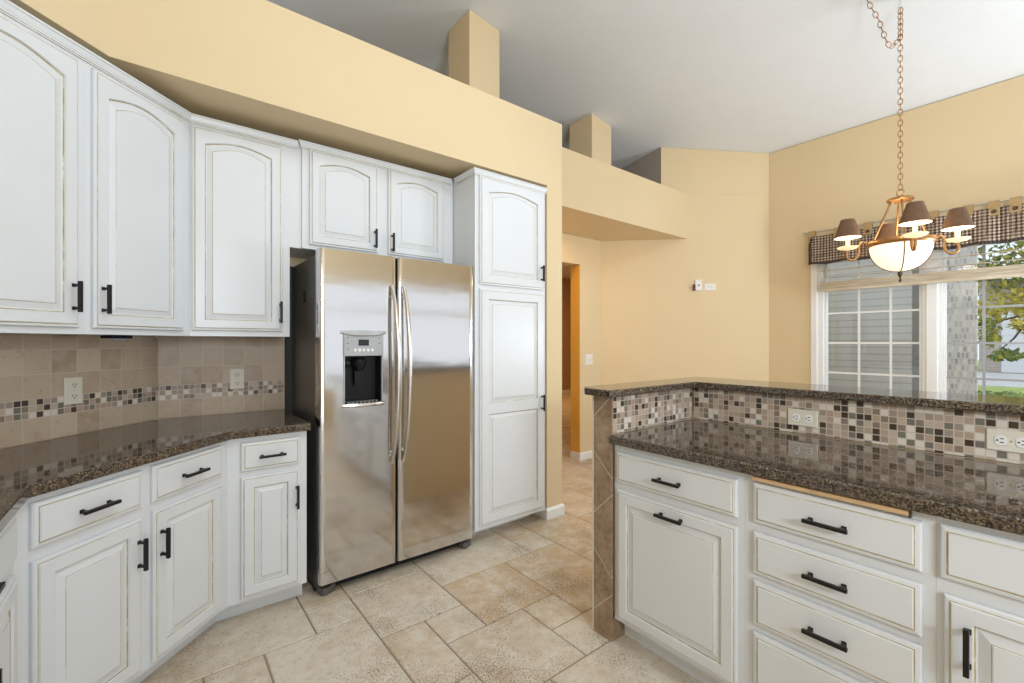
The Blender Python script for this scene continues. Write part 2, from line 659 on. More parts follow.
def floor_mesh():
    mb = MB()
    mb.tint = []
    x0, x1, y0, y1 = -1.1, 9.5, -2.9, 9.3
    mb.box(x0, x1, y0, y1, -0.12, -0.004, 1)
    mb.tint += [(0, 0, 0, 1)] * 6
    used = {}
    tiles = [(-2, 4, 3, 2, .80, .15), (1, 4, 1, 1, .85, .10), (0, 1, 2, 3, .85, 0), (2, 3, 2, 2, .80, .05), (2, 1, 1, 2, .45, .2), (3, 2, 1, 1, .7, 0),
             (3, 0, 2, 2, .45, 0), (4, 2, 2, 2, .15, .75), (5, 1, 1, 1, .45, .15), (4, 4, 3, 2, .8, .05), (7, 4, 1, 1, .7, .1),
             (6, 1, 2, 3, .35, .75), (8, 3, 2, 2, .4, .6), (5, 0, 2, 1, .75, 0), (4, -2, 3, 2, .7, 0), (2, 5, 2, 1, .75, .1), (-1, 6, 3, 2, .6, .3),
             (8, 2, 1, 1, .6, .4), (9, 1, 2, 2, .4, .5), (10, 3, 3, 2, .4, .7), (8, 5, 2, 2, .5, .6), (-1, -1, 2, 2, .7, .1), (1, 0, 2, 1, .75, 0), (1, -2, 3, 2, .7, .1)]

    def free(i, j, w, h):
        return all((a, b) not in used for a in range(i, i + w) for b in range(j, j + h))

    def lay(i, j, w, h, tv, ov):
        for a in range(i, i + w):
            for b in range(j, j + h):
                used[(a, b)] = 1
        g = 0.0035
        ax, bx = OX + i * U + g, OX + (i + w) * U - g
        ay, by = OY + j * U + g, OY + (j + h) * U - g
        if bx < x0 or ax > x1 or by < y0 or ay > y1:
            return
        e = 0.003
        n0 = len(mb.f)
        mb.add([(ax, ay, -0.004), (bx, ay, -0.004), (bx, by, -0.004), (ax, by, -0.004),
                (ax + e, ay + e, 0), (bx - e, ay + e, 0), (bx - e, by - e, 0), (ax + e, by - e, 0)],
               [(4, 5, 6, 7), (0, 1, 5, 4), (1, 2, 6, 5), (2, 3, 7, 6), (3, 0, 4, 7)], 0)
        mb.tint += [(tv, ov, 0, 1)] * 5

    for (i, j, w, h, tv, ov) in tiles:
        if free(i, j, w, h):
            lay(i, j, w, h, tv, ov)
    rng = random.Random(3)
    for j in range(-20, 38):
        for i in range(-8, 44):
            if (i, j) in used:
                continue
            opts = [(3, 2), (2, 2), (2, 2), (2, 3), (1, 1), (2, 1), (1, 2)]
            rng.shuffle(opts)
            for w, h in opts + [(1, 1)]:
                if free(i, j, w, h):
                    lay(i, j, w, h, rng.uniform(.3, .9), max(0, rng.uniform(-.2, .6)))
                    break
    return mb.build('floor', [M['floor'], M['grout']], recalc=False)


struct(floor_mesh())

# sloping ceiling
struct(MB().prism([(-1.1, -2.9), (5.7, -2.9), (5.7, 5.3), (-1.1, 5.3)], ceil_z, lambda p: ceil_z(p) + 0.1).build('ceiling', M['ceil']))


def wall(name, poly, z0, z1, mat='wall'):
    return struct(MB().prism(poly, z0, z1).build(name, M[mat]))


top = lambda p: ceil_z(p) - 0.002
# kitchen walls
wall('wall_left', [(XL, 2.145 - .012), (XL - .12, 2.2), (XL - .12, YB), (XL, YB)], 0, top)
wall('wall_diagonal', [(XL, 2.135), (0, YF), (0, YF + .12), (-.05, YF + .12), (XL - .12, 2.20)], 0, top)
wall('wall_fridge', [(0.002, YF), (2.436, YF), (2.436, YF + .12), (0.002, YF + .12)], 0, 2.49)
# bulkhead over the cabinets: diagonal leg and long leg, its ledge open to the rooms behind
wall('wall_soffit', [(-0.152, 2.467), (2.44, 2.467), (2.44, 5.0), (-0.10, 5.0), (-.10, YF + .13), (-.005, YF + .13), (-.005, YF + .0), (XL + .01, 2.14), (XL + .01, 0.3), (-.53, 0.3), (-.53, 2.089)], 2.492, 2.992)
# pillar at the end of the pantry
wall('wall_pillar', [(2.283, 2.467), (2.44, 2.467), (2.44, YF - .002), (2.283, YF - .002)], 0, 2.4918)
# header over the passage
wall('wall_header', [(2.442, 2.79), (4.764, 2.79), (4.083, 3.469), (4.083, 5.0), (2.442, 5.0)], 2.507, 3.018)
# passage wall with the doorway
Y1, Y2 = 3.473, 3.612
wp = MB()
wp.box(3.717, 4.083, Y1, Y2, 0, 2.505)
wp.box(2.80, 3.717, Y1, Y2, 2.193, 2.505)
wp.box(2.442, 2.80, Y1, Y2, 0, 2.505)
struct(wp.build('wall_passage', M['wall']))
wall('wall_passage_side', [(2.436, YF + .125), (2.436, 3.60), (2.33, 3.60), (2.33, YF + .125)], 0, 2.49)
# 45 degree wall of the dining corner; its upper part is shorter
s2 = 0.1 / math.sqrt(2)
wall('wall_corner', [(4.085, 3.473), (XW, 2.167), (XW + .11, 2.20), (4.085 + .14, 3.61), (4.085, 3.61)], 0, 2.995)
wall('wall_corner_upper', [(4.56, 2.998), (XW, 2.167), (XW + .11, 2.20), (4.56 + .1, 3.10)], 2.996, top)
wall('wall_gallery', [(4.562, 3.004), (4.66, 3.105), (5.05, 5.0), (4.93, 5.0)], 3.019, top, 'taupe')
wall('wall_gallery_rear', [(-1.0, 5.0), (5.6, 5.0), (5.6, 5.12), (-1.0, 5.12)], 3.019, top, 'taupe')
wall('wall_gallery_left', [(-1.0, 3.2), (-1.0, 5.0), (-1.1, 5.0), (-1.1, 3.2)], 2.5, top, 'ceil')
# hall beyond the doorway
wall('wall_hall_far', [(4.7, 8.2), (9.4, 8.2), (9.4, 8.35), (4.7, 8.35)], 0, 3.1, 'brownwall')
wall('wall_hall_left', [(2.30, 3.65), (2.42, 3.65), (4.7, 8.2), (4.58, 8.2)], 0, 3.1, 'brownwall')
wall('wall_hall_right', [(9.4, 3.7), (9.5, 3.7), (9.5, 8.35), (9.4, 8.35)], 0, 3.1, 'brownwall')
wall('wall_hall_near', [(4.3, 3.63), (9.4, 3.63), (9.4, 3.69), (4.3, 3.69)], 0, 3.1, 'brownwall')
struct(MB().box(2.3, 9.5, 5.13, 8.35, 2.97, 3.05).build('ceiling_hall', M['ceil']))
struct(MB().box(4.10, 9.5, 3.615, 5.13, 2.93, 2.99).build('ceiling_hall_near', M['ceil']))
# orange painted jamb of the doorway
struct(MB().box(3.7135, 3.7165, Y1 + .004, Y2 + .002, 0, 2.19).build('trim_doorway_jamb', M['orange']))

# window wall, opening for window_1
WY0, WY1, WZ0, WZ1 = -0.80, 1.70, 0.62, 2.31
ww = MB()
ww.box(XW, XW + .14, WY1, 2.166, 0, 3.44)
ww.box(XW, XW + .14, YB, WY0, 0, 3.44)
ww.box(XW, XW + .14, WY0, WY1, 0, WZ0)
ww.box(XW, XW + .14, WY0, WY1, WZ1, 3.44)
struct(ww.build('wall_window', M['wall']))
# rear wall behind the camera with a wide window
RX0, RX1, RZ0, RZ1 = 1.45, 5.20, 0.58, 2.34
DX0, DX1, DZ1 = -.62, .92, 2.05
rw = MB()
rw.box(XL - .12, DX0, YB - .12, YB, 0, 4.2)
rw.box(DX0, DX1, YB - .12, YB, DZ1, 4.2)
rw.box(DX1, RX0, YB - .12, YB, 0, 4.0)
rw.box(RX1, XW + .14, YB - .12, YB, 0, 3.44)
rw.box(RX0, RX1, YB - .12, YB, 0, RZ0)
rw.box(RX0, RX1, YB - .12, YB, RZ1, 3.44)
struct(rw.build('wall_rear', M['wall']))
r2 = MB()
for x in (RX0 + .03, RX1 - .03):
    r2.box(x - .03, x + .03, YB - .07, YB - .01, RZ0, RZ1)
for z, h_ in ((RZ0 + .02, .03), (1.86, .045), (RZ1 - .02, .03), (1.58, .006), (1.36, .006), (1.14, .006), (.92, .006)):
    r2.box(RX0, RX1, YB - .068, YB - .012, z - h_, z + h_)
struct(r2.build('window_2', M['trim']))
d1 = MB()  # frame of a rear opening added to let fill light in
for x in (DX0 + .035, (DX0 + DX1) / 2, DX1 - .035):
    d1.box(x - .035, x + .035, YB - .07, YB - .02, 0.001, DZ1)
d1.box(DX0, DX1, YB - .069, YB - .021, DZ1 - .07, DZ1)
d1.box(DX0, DX1, YB - .069, YB - .021, 0.001, .09)
struct(d1.build('added_fill_door', M['trim']))

# square posts standing on the ledge
for k, (x0, x1, y0, y1) in enumerate([(1.95, 2.25, 3.01, 3.34), (3.575, 3.89, 3.17, 3.50)]):
    struct(MB().prism([(x0, y0), (x1, y0), (x1, y1), (x0, y1)], (2.9925, 3.0185)[k], top).build('trim_%d' % (k + 1), M['wall'], bevel=0.006))


# baseboards
def baseboard(name, pts, h=0.085, t=0.014):
    """pts: polyline of (x, y); board stands to the right of the direction of travel"""
    mb = MB()
    n = len(pts)
    P = [Vector((p[0], p[1])) for p in pts]
    offs = []
    for i in range(n):
        ds = []
        if i > 0:
            ds.append((P[i] - P[i - 1]).normalized())
        if i < n - 1:
            ds.append((P[i + 1] - P[i]).normalized())
        ns = [Vector((d.y, -d.x)) for d in ds]
        if len(ns) == 1:
            o = ns[0] * t
        else:
            s = ns[0] + ns[1]
            o = s * (t * 2 / s.dot(s)) if s.dot(s) > 0.01 else ns[0] * t
        offs.append(o)
    rings = []
    for p, o in zip(P, offs):
        q = p + o
        q2 = p + o * 0.45
        e = p + o * 0.06
        rings.append([(e.x, e.y, 0.001), (q.x, q.y, 0.001), (q.x, q.y, h * 0.8), (q2.x, q2.y, h), (e.x, e.y, h)])
    mb.loops(rings, 0)
    return struct(mb.build(name, M['trim']))


baseboard('baseboard_pillar', [(2.283, 2.60), (2.283, 2.467), (2.44, 2.467), (2.44, YF)])
baseboard('baseboard_passage', [(3.7135, Y2 - .002), (3.7135, Y1), (4.085, Y1), (XW - .01, 2.177)])
baseboard('baseboard_window', [(XW, 2.14), (XW, YB)])
baseboard('baseboard_hall', [(4.75, 8.2), (9.4, 8.2)], h=0.1)


# ------------------------------------------------------------------ cabinet parts (local frame: x along the face, -y towards the room, z up)
def ring(x0, x1, z0, z1, y, drop=0.0, nseg=18):
    """rectangle whose top edge is an eyebrow arch: full height in the middle, 'drop' lower at the sides"""
    pts = [(x0, y, z0), (x1, y, z0)]
    for k in range(nseg + 1):
        u = 1 - 2 * k / nseg
        x = (x0 + x1) / 2 + u * (x1 - x0) / 2
        pts.append((x, y, z1 - drop * (1 - math.cos(min(1, abs(u)) * PI / 2)) if drop else z1))
    return pts


W_, G_ = 0, 1


def door_mesh(x0, x1, z0, z1, panels, drop=0.0, t=0.02):
    """raised-panel door; panels = list of (px0, px1, pz0, pz1) openings in the frame, the top one may be arched"""
    mb = MB()

    def rect(i, y):
        return [(x0 + i, y, z0 + i), (x1 - i, y, z0 + i), (x1 - i, y, z1 - i), (x0 + i, y, z1 - i)]
    mb.loops([rect(0, -0.001), rect(0, -0.011), rect(.003, -.0145), rect(.010, -.0155), rect(.0125, -.0155), rect(.015, -t)],
             [W_, W_, W_, G_, W_], cap1=False)
    # frame face: strips around the panels
    i = .015
    X0, X1, Z0, Z1 = x0 + i, x1 - i, z0 + i, z1 - i
    ps = sorted(panels, key=lambda p: p[2])
    n = 18
    for k, (a, b, c, d) in enumerate(ps):
        dr = drop if k == len(ps) - 1 else 0.0
        zlo = Z0 if k == 0 else (ps[k - 1][3] + c) / 2
        zhi = Z1 if k == len(ps) - 1 else (d + ps[k + 1][2]) / 2
        inner = ring(a, b, c, d, -t, dr, n)
        outer = [(X0, -t, zlo), (X1, -t, zlo)]
        for j in range(n + 1):
            u = 1 - 2 * j / n
            x = (X0 + X1) / 2 + u * (X1 - X0) / 2
            outer.append((x, -t, zhi))
        mb.loops([outer, inner], W_, cap0=False, cap1=False)

        def rg(e, y):
            return ring(a + e, b - e, c + e, d - e, y, dr, n)
        bw = min(.022, (b - a) * .16)
        mb.loops([rg(0, -t), rg(.002, -t + .006), rg(.0052, -t + .009), rg(.009, -t + .010), rg(.009 + bw, -t + .003),
                  rg(.0108 + bw, -t + .0025), rg(.013 + bw, -t + .0015)],
                 [W_, G_, W_, W_, G_, W_], cap0=False, cap1=True)
    return mb


def drawer_mesh(x0, x1, z0, z1, t=0.02):
    mb = MB()

    def rect(i, y):
        return [(x0 + i, y, z0 + i), (x1 - i, y, z0 + i), (x1 - i, y, z1 - i), (x0 + i, y, z1 - i)]
    mb.loops([rect(0, -0.001), rect(0, -0.010), rect(.004, -.0145), rect(.013, -.0165), rect(.0158, -.0165), rect(.018, -t)],
             [W_, W_, W_, G_, W_], cap1=True)
    return mb


def handle_mesh(x, z, length, vertical, t=0.02):
    """square bar pull on two posts, centred at (x, z)"""
    mb = MB()
    L, w = length / 2, 0.0055
    yb, yf = -t - .022, -t - .034
    c = L * 0.74
    if vertical:
        mb.box(x - w, x + w, yf, yb, z - L, z + L)
        for s in (-c, c):
            mb.box(x - .0045, x + .0045, yb - .001, -t + .004, z + s - .0045, z + s + .0045)
            mb.box(x - .0065, x + .0065, -t - .004, -t + .001, z + s - .0065, z + s + .0065)
    else:
        mb.box(x - L, x + L, yf, yb, z - w, z + w)
        for s in (-c, c):
            mb.box(x + s - .0045, x + s + .0045, yb - .001, -t + .004, z - .0045, z + .0045)
            mb.box(x + s - .0065, x + s + .0065, -t - .004, -t + .001, z - .0065, z + .0065)
    return mb


CW = None


def add_door(root, x0, x1, z0, z1, arch=0.0, rail=.052, panels=None, handle=None):
    if panels is None:
        panels = [(x0 + rail, x1 - rail, z0 + rail, z1 - rail)]
    d = door_mesh(x0, x1, z0, z1, panels, arch).build('door', [M['white'], M['glaze']], root, smooth=False)
    if handle:
        hx, hz, vert = handle
        handle_mesh(hx, hz, .115, vert).build('handle', M['black'], d, bevel=.0012)
    return d


def add_drawer(root, x0, x1, z0, z1, handle=True, hx=None):
    d = drawer_mesh(x0, x1, z0, z1).build('drawer', [M['white'], M['glaze']], root)
    if handle:
        handle_mesh((x0 + x1) / 2 if hx is None else hx, (z0 + z1) / 2 - .003, .115, False).build('handle', M['black'], d, bevel=.0012)
    return d


def local_poly(poly, loc, rot):
    c, s = math.cos(-rot), math.sin(-rot)
    return [((p[0] - loc[0]) * c - (p[1] - loc[1]) * s, (p[0] - loc[0]) * s + (p[1] - loc[1]) * c) for p in poly]


def offset_front(poly, nfront, d):
    """push the first edge run (nfront edges) of the polygon inwards by d: used for the recessed toe kick"""
    P = [Vector(p) for p in poly]
    c = sum(P, Vector((0, 0))) / len(P)
    out = list(P)
    e = (P[1] - P[0]).normalized()
    n = Vector((-e.y, e.x))
    if (c - P[0]).dot(n) < 0:
        n = -n
    ea = (P[-1] - P[0]).normalized()
    eb = (P[2] - P[1]).normalized()
    out[0] = P[0] + ea * (d / max(.2, ea.dot(n)))
    out[1] = P[1] + eb * (d / max(.2, eb.dot(n)))
    return [(p.x, p.y) for p in out]


def base_cabinet(label, loc, rot, poly, toe=.09, group='white base cabinets'):
    """poly in world coordinates, first edge = the face"""
    r = thing('base_cabinet', label, 'cabinet', (loc[0], loc[1], 0), rot, group)
    lp = local_poly(poly, loc, rot)
    MB().prism(lp, 0.10, 0.874).build('carcass', M['white'], r)
    MB().prism(offset_front(lp, 1, toe), 0.001, 0.0995).build('toe_kick', M['white'], r)
    return r


R2 = math.sqrt(0.5)
# ---- base cabinets of the left run
P0 = Vector((.255, 2.44))
P1 = Vector((-.318, 1.867))
S0 = Vector((-.29, 1.895))           # origin of the measured diagonal coordinate
sp = S0 + Vector((R2, R2)) * .361
inn = Vector((-R2, R2))
w1 = sp + inn * .585
ROTD = PI / 4
cA = base_cabinet('wide white diagonal base cabinet left of the kitchen corner, drawer over one door', S0, ROTD,
                  [tuple(P1), tuple(sp - Vector((R2, R2)) * .0002), tuple(w1 - Vector((R2, R2)) * .0002), (-.875, 2.135), (-.875, 1.867)])
add_drawer(cA, -.002, .339, .718, .853)
add_door(cA, -.001, .339, .120, .681, handle=(.320, .556, True))
cB = base_cabinet('narrow white diagonal base cabinet between the wide diagonal one and the straight one', S0, ROTD,
                  [tuple(sp + Vector((R2, R2)) * .0002), tuple(P0 - Vector((.0002, .0))), (.0185, 3.01), (-.01, 3.01), tuple(w1 + Vector((R2, R2)) * .0002)])
add_drawer(cB, .382, .725, .718, .857)
add_door(cB, .384, .725, .118, .686, handle=(.412, .557, True))
cC = base_cabinet('small white base cabinet beside the refrigerator, drawer over narrow door', (0, 2.44), 0,
                  [(.2552, 2.44), (.598, 2.44), (.598, 3.01), (.0189, 3.01)])
add_drawer(cC, .308, .567, .714, .849)
add_door(cC, .308, .562, .120, .688, handle=(.548, .556, True))
cL = base_cabinet('white base cabinet at the left picture edge, mostly out of view', (-.318, 1.865), PI / 2,
                  [(-.318, 1.0), (-.318, 1.865), (-.875, 1.865), (-.875, 1.0)])
add_drawer(cL, -.82, -.05, .718, .853)
add_door(cL, -.43, -.05, .120, .681, handle=(-.41, .552, True))
add_door(cL, -.82, -.44, .120, .681, handle=(-.46, .552, True))

# countertop of the left run
F0 = (-.283, 1.8525)
ct = MB().prism([(.612, 2.405), (.2695, 2.405), F0, (-.283, .98), (-.884, .98), (-.884, 2.13), (-.004, 3.019), (.612, 3.019)][::-1], .876, .914)
tag(ct.build('granite_countertop', M['granite'], bevel=.006), 'dark brown speckled granite countertop bending along the left base cabinets', 'countertop')


# backsplash: local x along the wall, z = height
def splash(name, label, origin, rot, x0, x1, z0=.9155, z1=1.350, t=.010, m='backsplash', cat='backsplash'):
    o = MB().box(x0, x1, -t, -.0005, z0, z1).build(name, M[m], loc=(origin[0], origin[1], 0), rot=rot)
    return tag(o, label, cat)


splash('tile_backsplash', 'beige travertine tile backsplash with mosaic band on the wall beside the refrigerator', (0, YF), 0, .006, .609)
splash('tile_backsplash', 'beige travertine tile backsplash with mosaic band on the diagonal wall at left', (0.0, YF), PI / 4, -1.255, -.006)


# ---- wall cabinets
def crown(root, pts, z0=2.404, z1=2.440, face=0.0):
    """cornice swept along pts (x, y) in the local frame; it projects towards -y"""
    prof = [(0.0, z0 - .006), (.005, z0 - .006), (.005, z0 - .001), (.007, z0 + .001), (.007, z0 + .006), (.010, z0 + .010), (.015, z1 - .010), (.019, z1 - .007), (.019, z1), (.0, z1)]
    P = [Vector(p) for p in pts]
    rings = []
    for i in range(len(P)):
        ns = []
        if i > 0:
            d = (P[i] - P[i - 1]).normalized()
            ns.append(Vector((d.y, -d.x)))
        if i < len(P) - 1:
            d = (P[i + 1] - P[i]).normalized()
            ns.append(Vector((d.y, -d.x)))
        s = sum(ns, Vector((0, 0)))
        o = s * (len(ns) / s.dot(s))
        rings.append([(P[i].x + o.x * a, P[i].y + o.y * a, z) for a, z in prof])
    mb = MB()
    n = len(prof)
    mb.loops(rings, 0)
    # glaze in the small groove
    for q in range(len(mb.f)):
        idx = [i % n for i in mb.f[q]]
        if len(mb.f[q]) == 4 and set(idx) == {2, 3}:
            mb.mi[q] = 1
        if len(mb.f[q]) == 4 and set(idx) == {0, 1}:
            mb.mi[q] = 1
    return mb.build('crown_moulding', [M['white'], M['glaze']], root)


Pu = Vector((.127, 2.71))
DU = Vector((R2, R2))
us = Pu - DU * .488
ue = Pu - DU * 0.972
u2 = thing('wall_cabinet', 'white arched wall cabinet on the diagonal wall, nearest the inside corner, lamp beneath', 'cabinet', (Pu.x, Pu.y, 0), ROTD, 'white wall cabinets')
lp = local_poly([tuple(us + DU * .0002), tuple(Pu - Vector((.0002, .0))), (.1268, 3.018), (.0, 3.018), tuple(us + DU * .0002 + inn * .302)], Pu, ROTD)
MB().prism(lp, 1.352, 2.432).build('carcass', M['white'], u2)
add_door(u2, -.463, -.048, 1.376, 2.385, arch=.038, handle=(-.433, 1.490, True))
crown(u2, [(-.488, 0), (-.0005, 0)])
u1 = thing('wall_cabinet', 'large white arched wall cabinet at the left picture edge, cut by the frame', 'cabinet', (Pu.x, Pu.y, 0), ROTD, 'white wall cabinets')
lp = local_poly([tuple(ue), tuple(us - DU * .0002), tuple(us - DU * .0002 + inn * .302), tuple(Vector((-.885, 2.125)) + DU * .0), (-.885, 2.06)], Pu, ROTD)
MB().prism(lp, 1.352, 2.432).build('carcass', M['white'], u1)
add_door(u1, -.955, -.513, 1.376, 2.385, arch=.040, handle=(-.540, 1.490, True))
crown(u1, [(-.972, 0), (-.4881, 0)])
u3 = thing('wall_cabinet', 'single door white arched wall cabinet left of the refrigerator', 'cabinet', (0, 2.71, 0), 0, 'white wall cabinets')
MB().box(.1272, .577, 0, .313, 1.352, 2.432).build('carcass', M['white'], u3)
add_door(u3, .135, .539, 1.380, 2.388, arch=.030, handle=(.527, 1.483, True))
crown(u3, [(.1272, 0), (.6172, 0)])
u4 = thing('wall_cabinet', 'short two door white cabinet above the refrigerator', 'cabinet', (0, 2.70, 0), 0, 'white wall cabinets')
MB().box(.638, 1.612, 0, .323, 1.848, 2.440).build('carcass', M['white'], u4, bevel=.0015)
MB().box(.5775, .6375, .012, .30, 1.848, 2.436).build('filler_strip', M['white'], u4)
add_door(u4, .675, 1.072, 1.873, 2.409, arch=.030, handle=(1.049, 1.953, True))
add_door(u4, 1.139, 1.537, 1.873, 2.409, arch=.030, handle=(1.160, 1.945, True))
crown(u4, [(.637, .03), (.637, 0), (1.5968, 0)], z0=2.412, z1=2.445)

# tall pantry
pa = thing('pantry_cabinet', 'tall white pantry cabinet between the refrigerator and the yellow pillar', 'cabinet', (0, 2.43, 0), 0)
MB().box(1.6165, 2.228, 0, .585, .095, 2.44).build('carcass', M['white'], pa, bevel=.002)
MB().box(1.6165, 2.228, .17, .57, .001, .0945).build('toe_kick', M['white'], pa)
add_door(pa, 1.646, 2.211, 1.700, 2.408, arch=.034, handle=(2.176, 1.815, True), rail=.066)
add_door(pa, 1.646, 2.211, .122, 1.672, handle=(2.180, .888, True),
         panels=[(1.712, 2.145, .188, .848), (1.712, 2.145, .918, 1.606)])
crown(pa, [(1.6165, .235), (1.6165, 0), (2.236, 0)], z0=2.412, z1=2.445)

# puck lamp under the diagonal cabinet
pk = thing('under_cabinet_lamp', 'small black puck lamp under the diagonal wall cabinet', 'lamp', (-.135, 2.585, 1.352), ROTD)
MB().box(-.045, .045, -.03, .03, -.015, -.001).build('housing', M['darkplastic'], pk, bevel=.003)
MB().lathe([(.001, -.019), (.014, -.0185), (.016, -.0155)], (-.018, -.012, 0), 16).build('lens', M['bluechip'], pk, smooth=True)
MB().lathe([(.001, -.019), (.014, -.0185), (.016, -.0155)], (.018, -.012, 0), 16).build('lens', M['bluechip'], pk, smooth=True)


# ------------------------------------------------------------------ refrigerator
def refrigerator():
    r = thing('refrigerator', 'stainless side by side refrigerator with water dispenser in the left door', 'refrigerator', (0, 2.42, 0))
    MB().box(.657, 1.603, .088, .598, .020, 1.785).build('body', M['darkgrey'], r, bevel=.006)

    # doors: gently bowed fronts; y = 0 at the front
    def door(x0, x1, hole=None, xc=None):
        mb = MB()
        z0, z1 = .066, 1.808
        nx = 14
        xs = [x0 + (x1 - x0) * k / nx for k in range(nx + 1)]
        w_ = x1 - x0
        xs = sorted(xs + [x0 + w_ * q for q in (.008, .016, .025, .975, .984, .992)])
        zs = [z0, .35, .65, .95, 1.25, 1.5, z1]
        if hole:
            xs = sorted(set([x for x in xs if not (hole[0] - .01 < x < hole[1] + .01)] + [hole[0], hole[1]] + [hole[0] + (hole[1] - hole[0]) * k / 5 for k in range(1, 5)]))
            zs = sorted(set([z for z in zs if not (hole[2] - .02 < z < hole[3] + .02)] + [hole[2], hole[3]]))
        m = (x0 + x1) / 2
        hw = (x1 - x0) / 2

        def yf(x):
            u = abs(x - m) / hw
            return .0012 * u * u + (.014 * max(0, (u - .95) / .05) ** 2)
        rings = []
        grid = [[(x, yf(x), z) for x in xs] for z in zs]
        for row in range(len(zs) - 1):
            for c in range(len(xs) - 1):
                if hole and hole[0] - 1e-6 <= xs[c] and xs[c + 1] <= hole[1] + 1e-6 and hole[2] - 1e-6 <= zs[row] and zs[row + 1] <= hole[3] + 1e-6:
                    continue
                mb.add([grid[row][c], grid[row][c + 1], grid[row + 1][c + 1], grid[row + 1][c]], [(0, 1, 2, 3)], 0)
        yb = .078
        for row in range(len(zs) - 1):
            for k in (0, -1):
                a, b = grid[row][k], grid[row + 1][k]
                q = [a, b, (b[0], yb, b[2]), (a[0], yb, a[2])]
                mb.add(q if k == 0 else q[::-1], [(0, 1, 2, 3)], 0)
        for row, flip in ((0, 0), (-1, 1)):
            for c in range(len(xs) - 1):
                a, b = grid[row][c], grid[row][c + 1]
                q = [a, (a[0], yb, a[2]), (b[0], yb, b[2]), b]
                mb.add(q if not flip else q[::-1], [(0, 1, 2, 3)], 0)
        mb.add([(x0, yb, z0), (x1, yb, z0), (x1, yb, z1), (x0, yb, z1)], [(0, 3, 2, 1)], 0)
        o = mb.build('door', M['steel'], r, recalc=False)
        bm = bmesh.new()
        bm.from_mesh(o.data)
        bmesh.ops.remove_doubles(bm, verts=bm.verts, dist=1e-5)
        bm.to_mesh(o.data)
        bm.free()
        o.data.polygons.foreach_set('use_smooth', [True] * len(o.data.polygons))
        o.data.set_sharp_from_angle(angle=math.radians(35))
        return o
    HX0, HX1, HZ0, HZ1 = .779, .988, .993, 1.376
    dl = door(.655, 1.074, (HX0, HX1, HZ0, HZ1))
    dr = door(1.084, 1.604)

    def handle(x, s, parent):
        pts = []
        for k in range(25):
            u = k / 24
            z = .640 + u * 1.0
            bow = 1 - (2 * u - 1) ** 4
            pts.append((x + s * .020 * math.sin(PI * u), -.012 - .040 * bow, z))
        mb = MB()
        rr = [.0105 + .003 * math.sin(PI * k / 24) for k in range(25)]
        mb.tube(pts, rr, 12)
        for z in (.70, 1.58):
            mb.tube([(x + s * .004, .004, z), (x + s * .004, -.034, z)], .009, 10)
        return mb.build('handle', M['handlesteel'], parent, smooth=True)
    handle(1.043, 1, dl)
    handle(1.112, 1, dr)
    # dispenser
    dp = MB()
    dp.box(HX0 - .004, HX1 + .004, -.012, .006, 1.247, 1.366)
    dp.box(HX0 - .004, HX0 + .004, -.006, .01, HZ0, 1.25)
    dp.box(HX1 - .004, HX1 + .004, -.006, .01, HZ0, 1.25)
    d = dp.build('dispenser', M['greyplastic'], dl, bevel=.003)
    hood = MB()
    rings = []
    for k in range(13):
        u = k / 12 * 2 - 1
        x = (HX0 + HX1) / 2 + u * .124
        y = -.030 + .022 * u * u
        zt = 1.386 - .004 * u * u
        zl = 1.354 + .014 * abs(u) ** 3
        rings.append([(x, .006, zl), (x, y + .004, zl), (x, y, zl + .006), (x, y + .005, zt), (x, .006, zt)])
    hood.loops(rings, 0)
    hood.build('hood', M['greyplastic'], dl, smooth=True)
    cav = MB()
    a, b, c_, e = HX0, HX1, HZ0, 1.25
    cav.add([(a, -.001, c_), (b, -.001, c_), (b, -.001, e), (a, -.001, e), (a + .012, .07, c_ + .01), (b - .012, .07, c_ + .01), (b - .012, .07, e), (a + .012, .07, e)],
            [(4, 5, 6, 7), (0, 1, 5, 4), (1, 2, 6, 5), (2, 3, 7, 6), (3, 0, 4, 7)], 0)
    cav.build('recess', M['darkplastic'], dl)
    sp_ = MB()
    sp_.lathe([(.018, 0), (.022, .012), (.035, .03), (.036, .06), (.02, .075)], (.872, .030, 1.165), 20)
    sp_.box(.850, .894, .038, .050, 1.085, 1.17)
    sp_.build('spout', M['darkplastic'], dl, smooth=True)
    sp2 = MB().lathe([(.010, 0), (.020, .012), (.021, .03), (.012, .045)], (.806, .034, 1.185), 16)
    sp2.build('ice_chute', M['darkplastic'], dl, smooth=True)
    tray = MB()
    rings = []
    for k in range(13):
        u = k / 12 * 2 - 1
        x = (HX0 + HX1) / 2 + u * .116
        y = -.030 + .022 * u * u
        rings.append([(x, .004, .970), (x, y + .006, .972), (x, y, .980), (x, y + .002, .992), (x, .004, .996)])
    tray.loops(rings, 0)
    tray.build('drip_tray', M['handlesteel'], dl, smooth=True)
    gr = MB()
    for k in range(8):
        gr.box(HX0 + .02 + k * .022, HX0 + .03 + k * .022, -.004, .05, .997, 1.001)
    gr.build('tray_grille', M['greyplastic'], dl)
    MB().box(.852, .908, -.0145, -.011, 1.303, 1.336).build('display', M['screen'], dl)
    for k in range(5):
        MB().lathe([(.0085, 0), (.0085, .003), (.006, .0042)], (0, 0, 0), 14).build('button', M['whiteplastic'], d).matrix_local = \
            Matrix.Translation((.833 + k * .0235, -.0118, 1.279)) @ Matrix.Rotation(PI / 2, 4, 'X')
    for x, z in ((.795, 1.345), (.795, 1.315), (.795, 1.285), (.968, 1.345), (.968, 1.315)):
        MB().box(-.004, .004, -.0015, 0, -.002, .002).build('indicator', M['slot'], d).location = (x, -.0118, z)
    # badge on the right door
    bd = MB()
    bd.lathe([(.016, 0), (.016, .002), (.0125, .0035), (.0115, .0022), (.001, .003)], (0, 0, 0), 28)
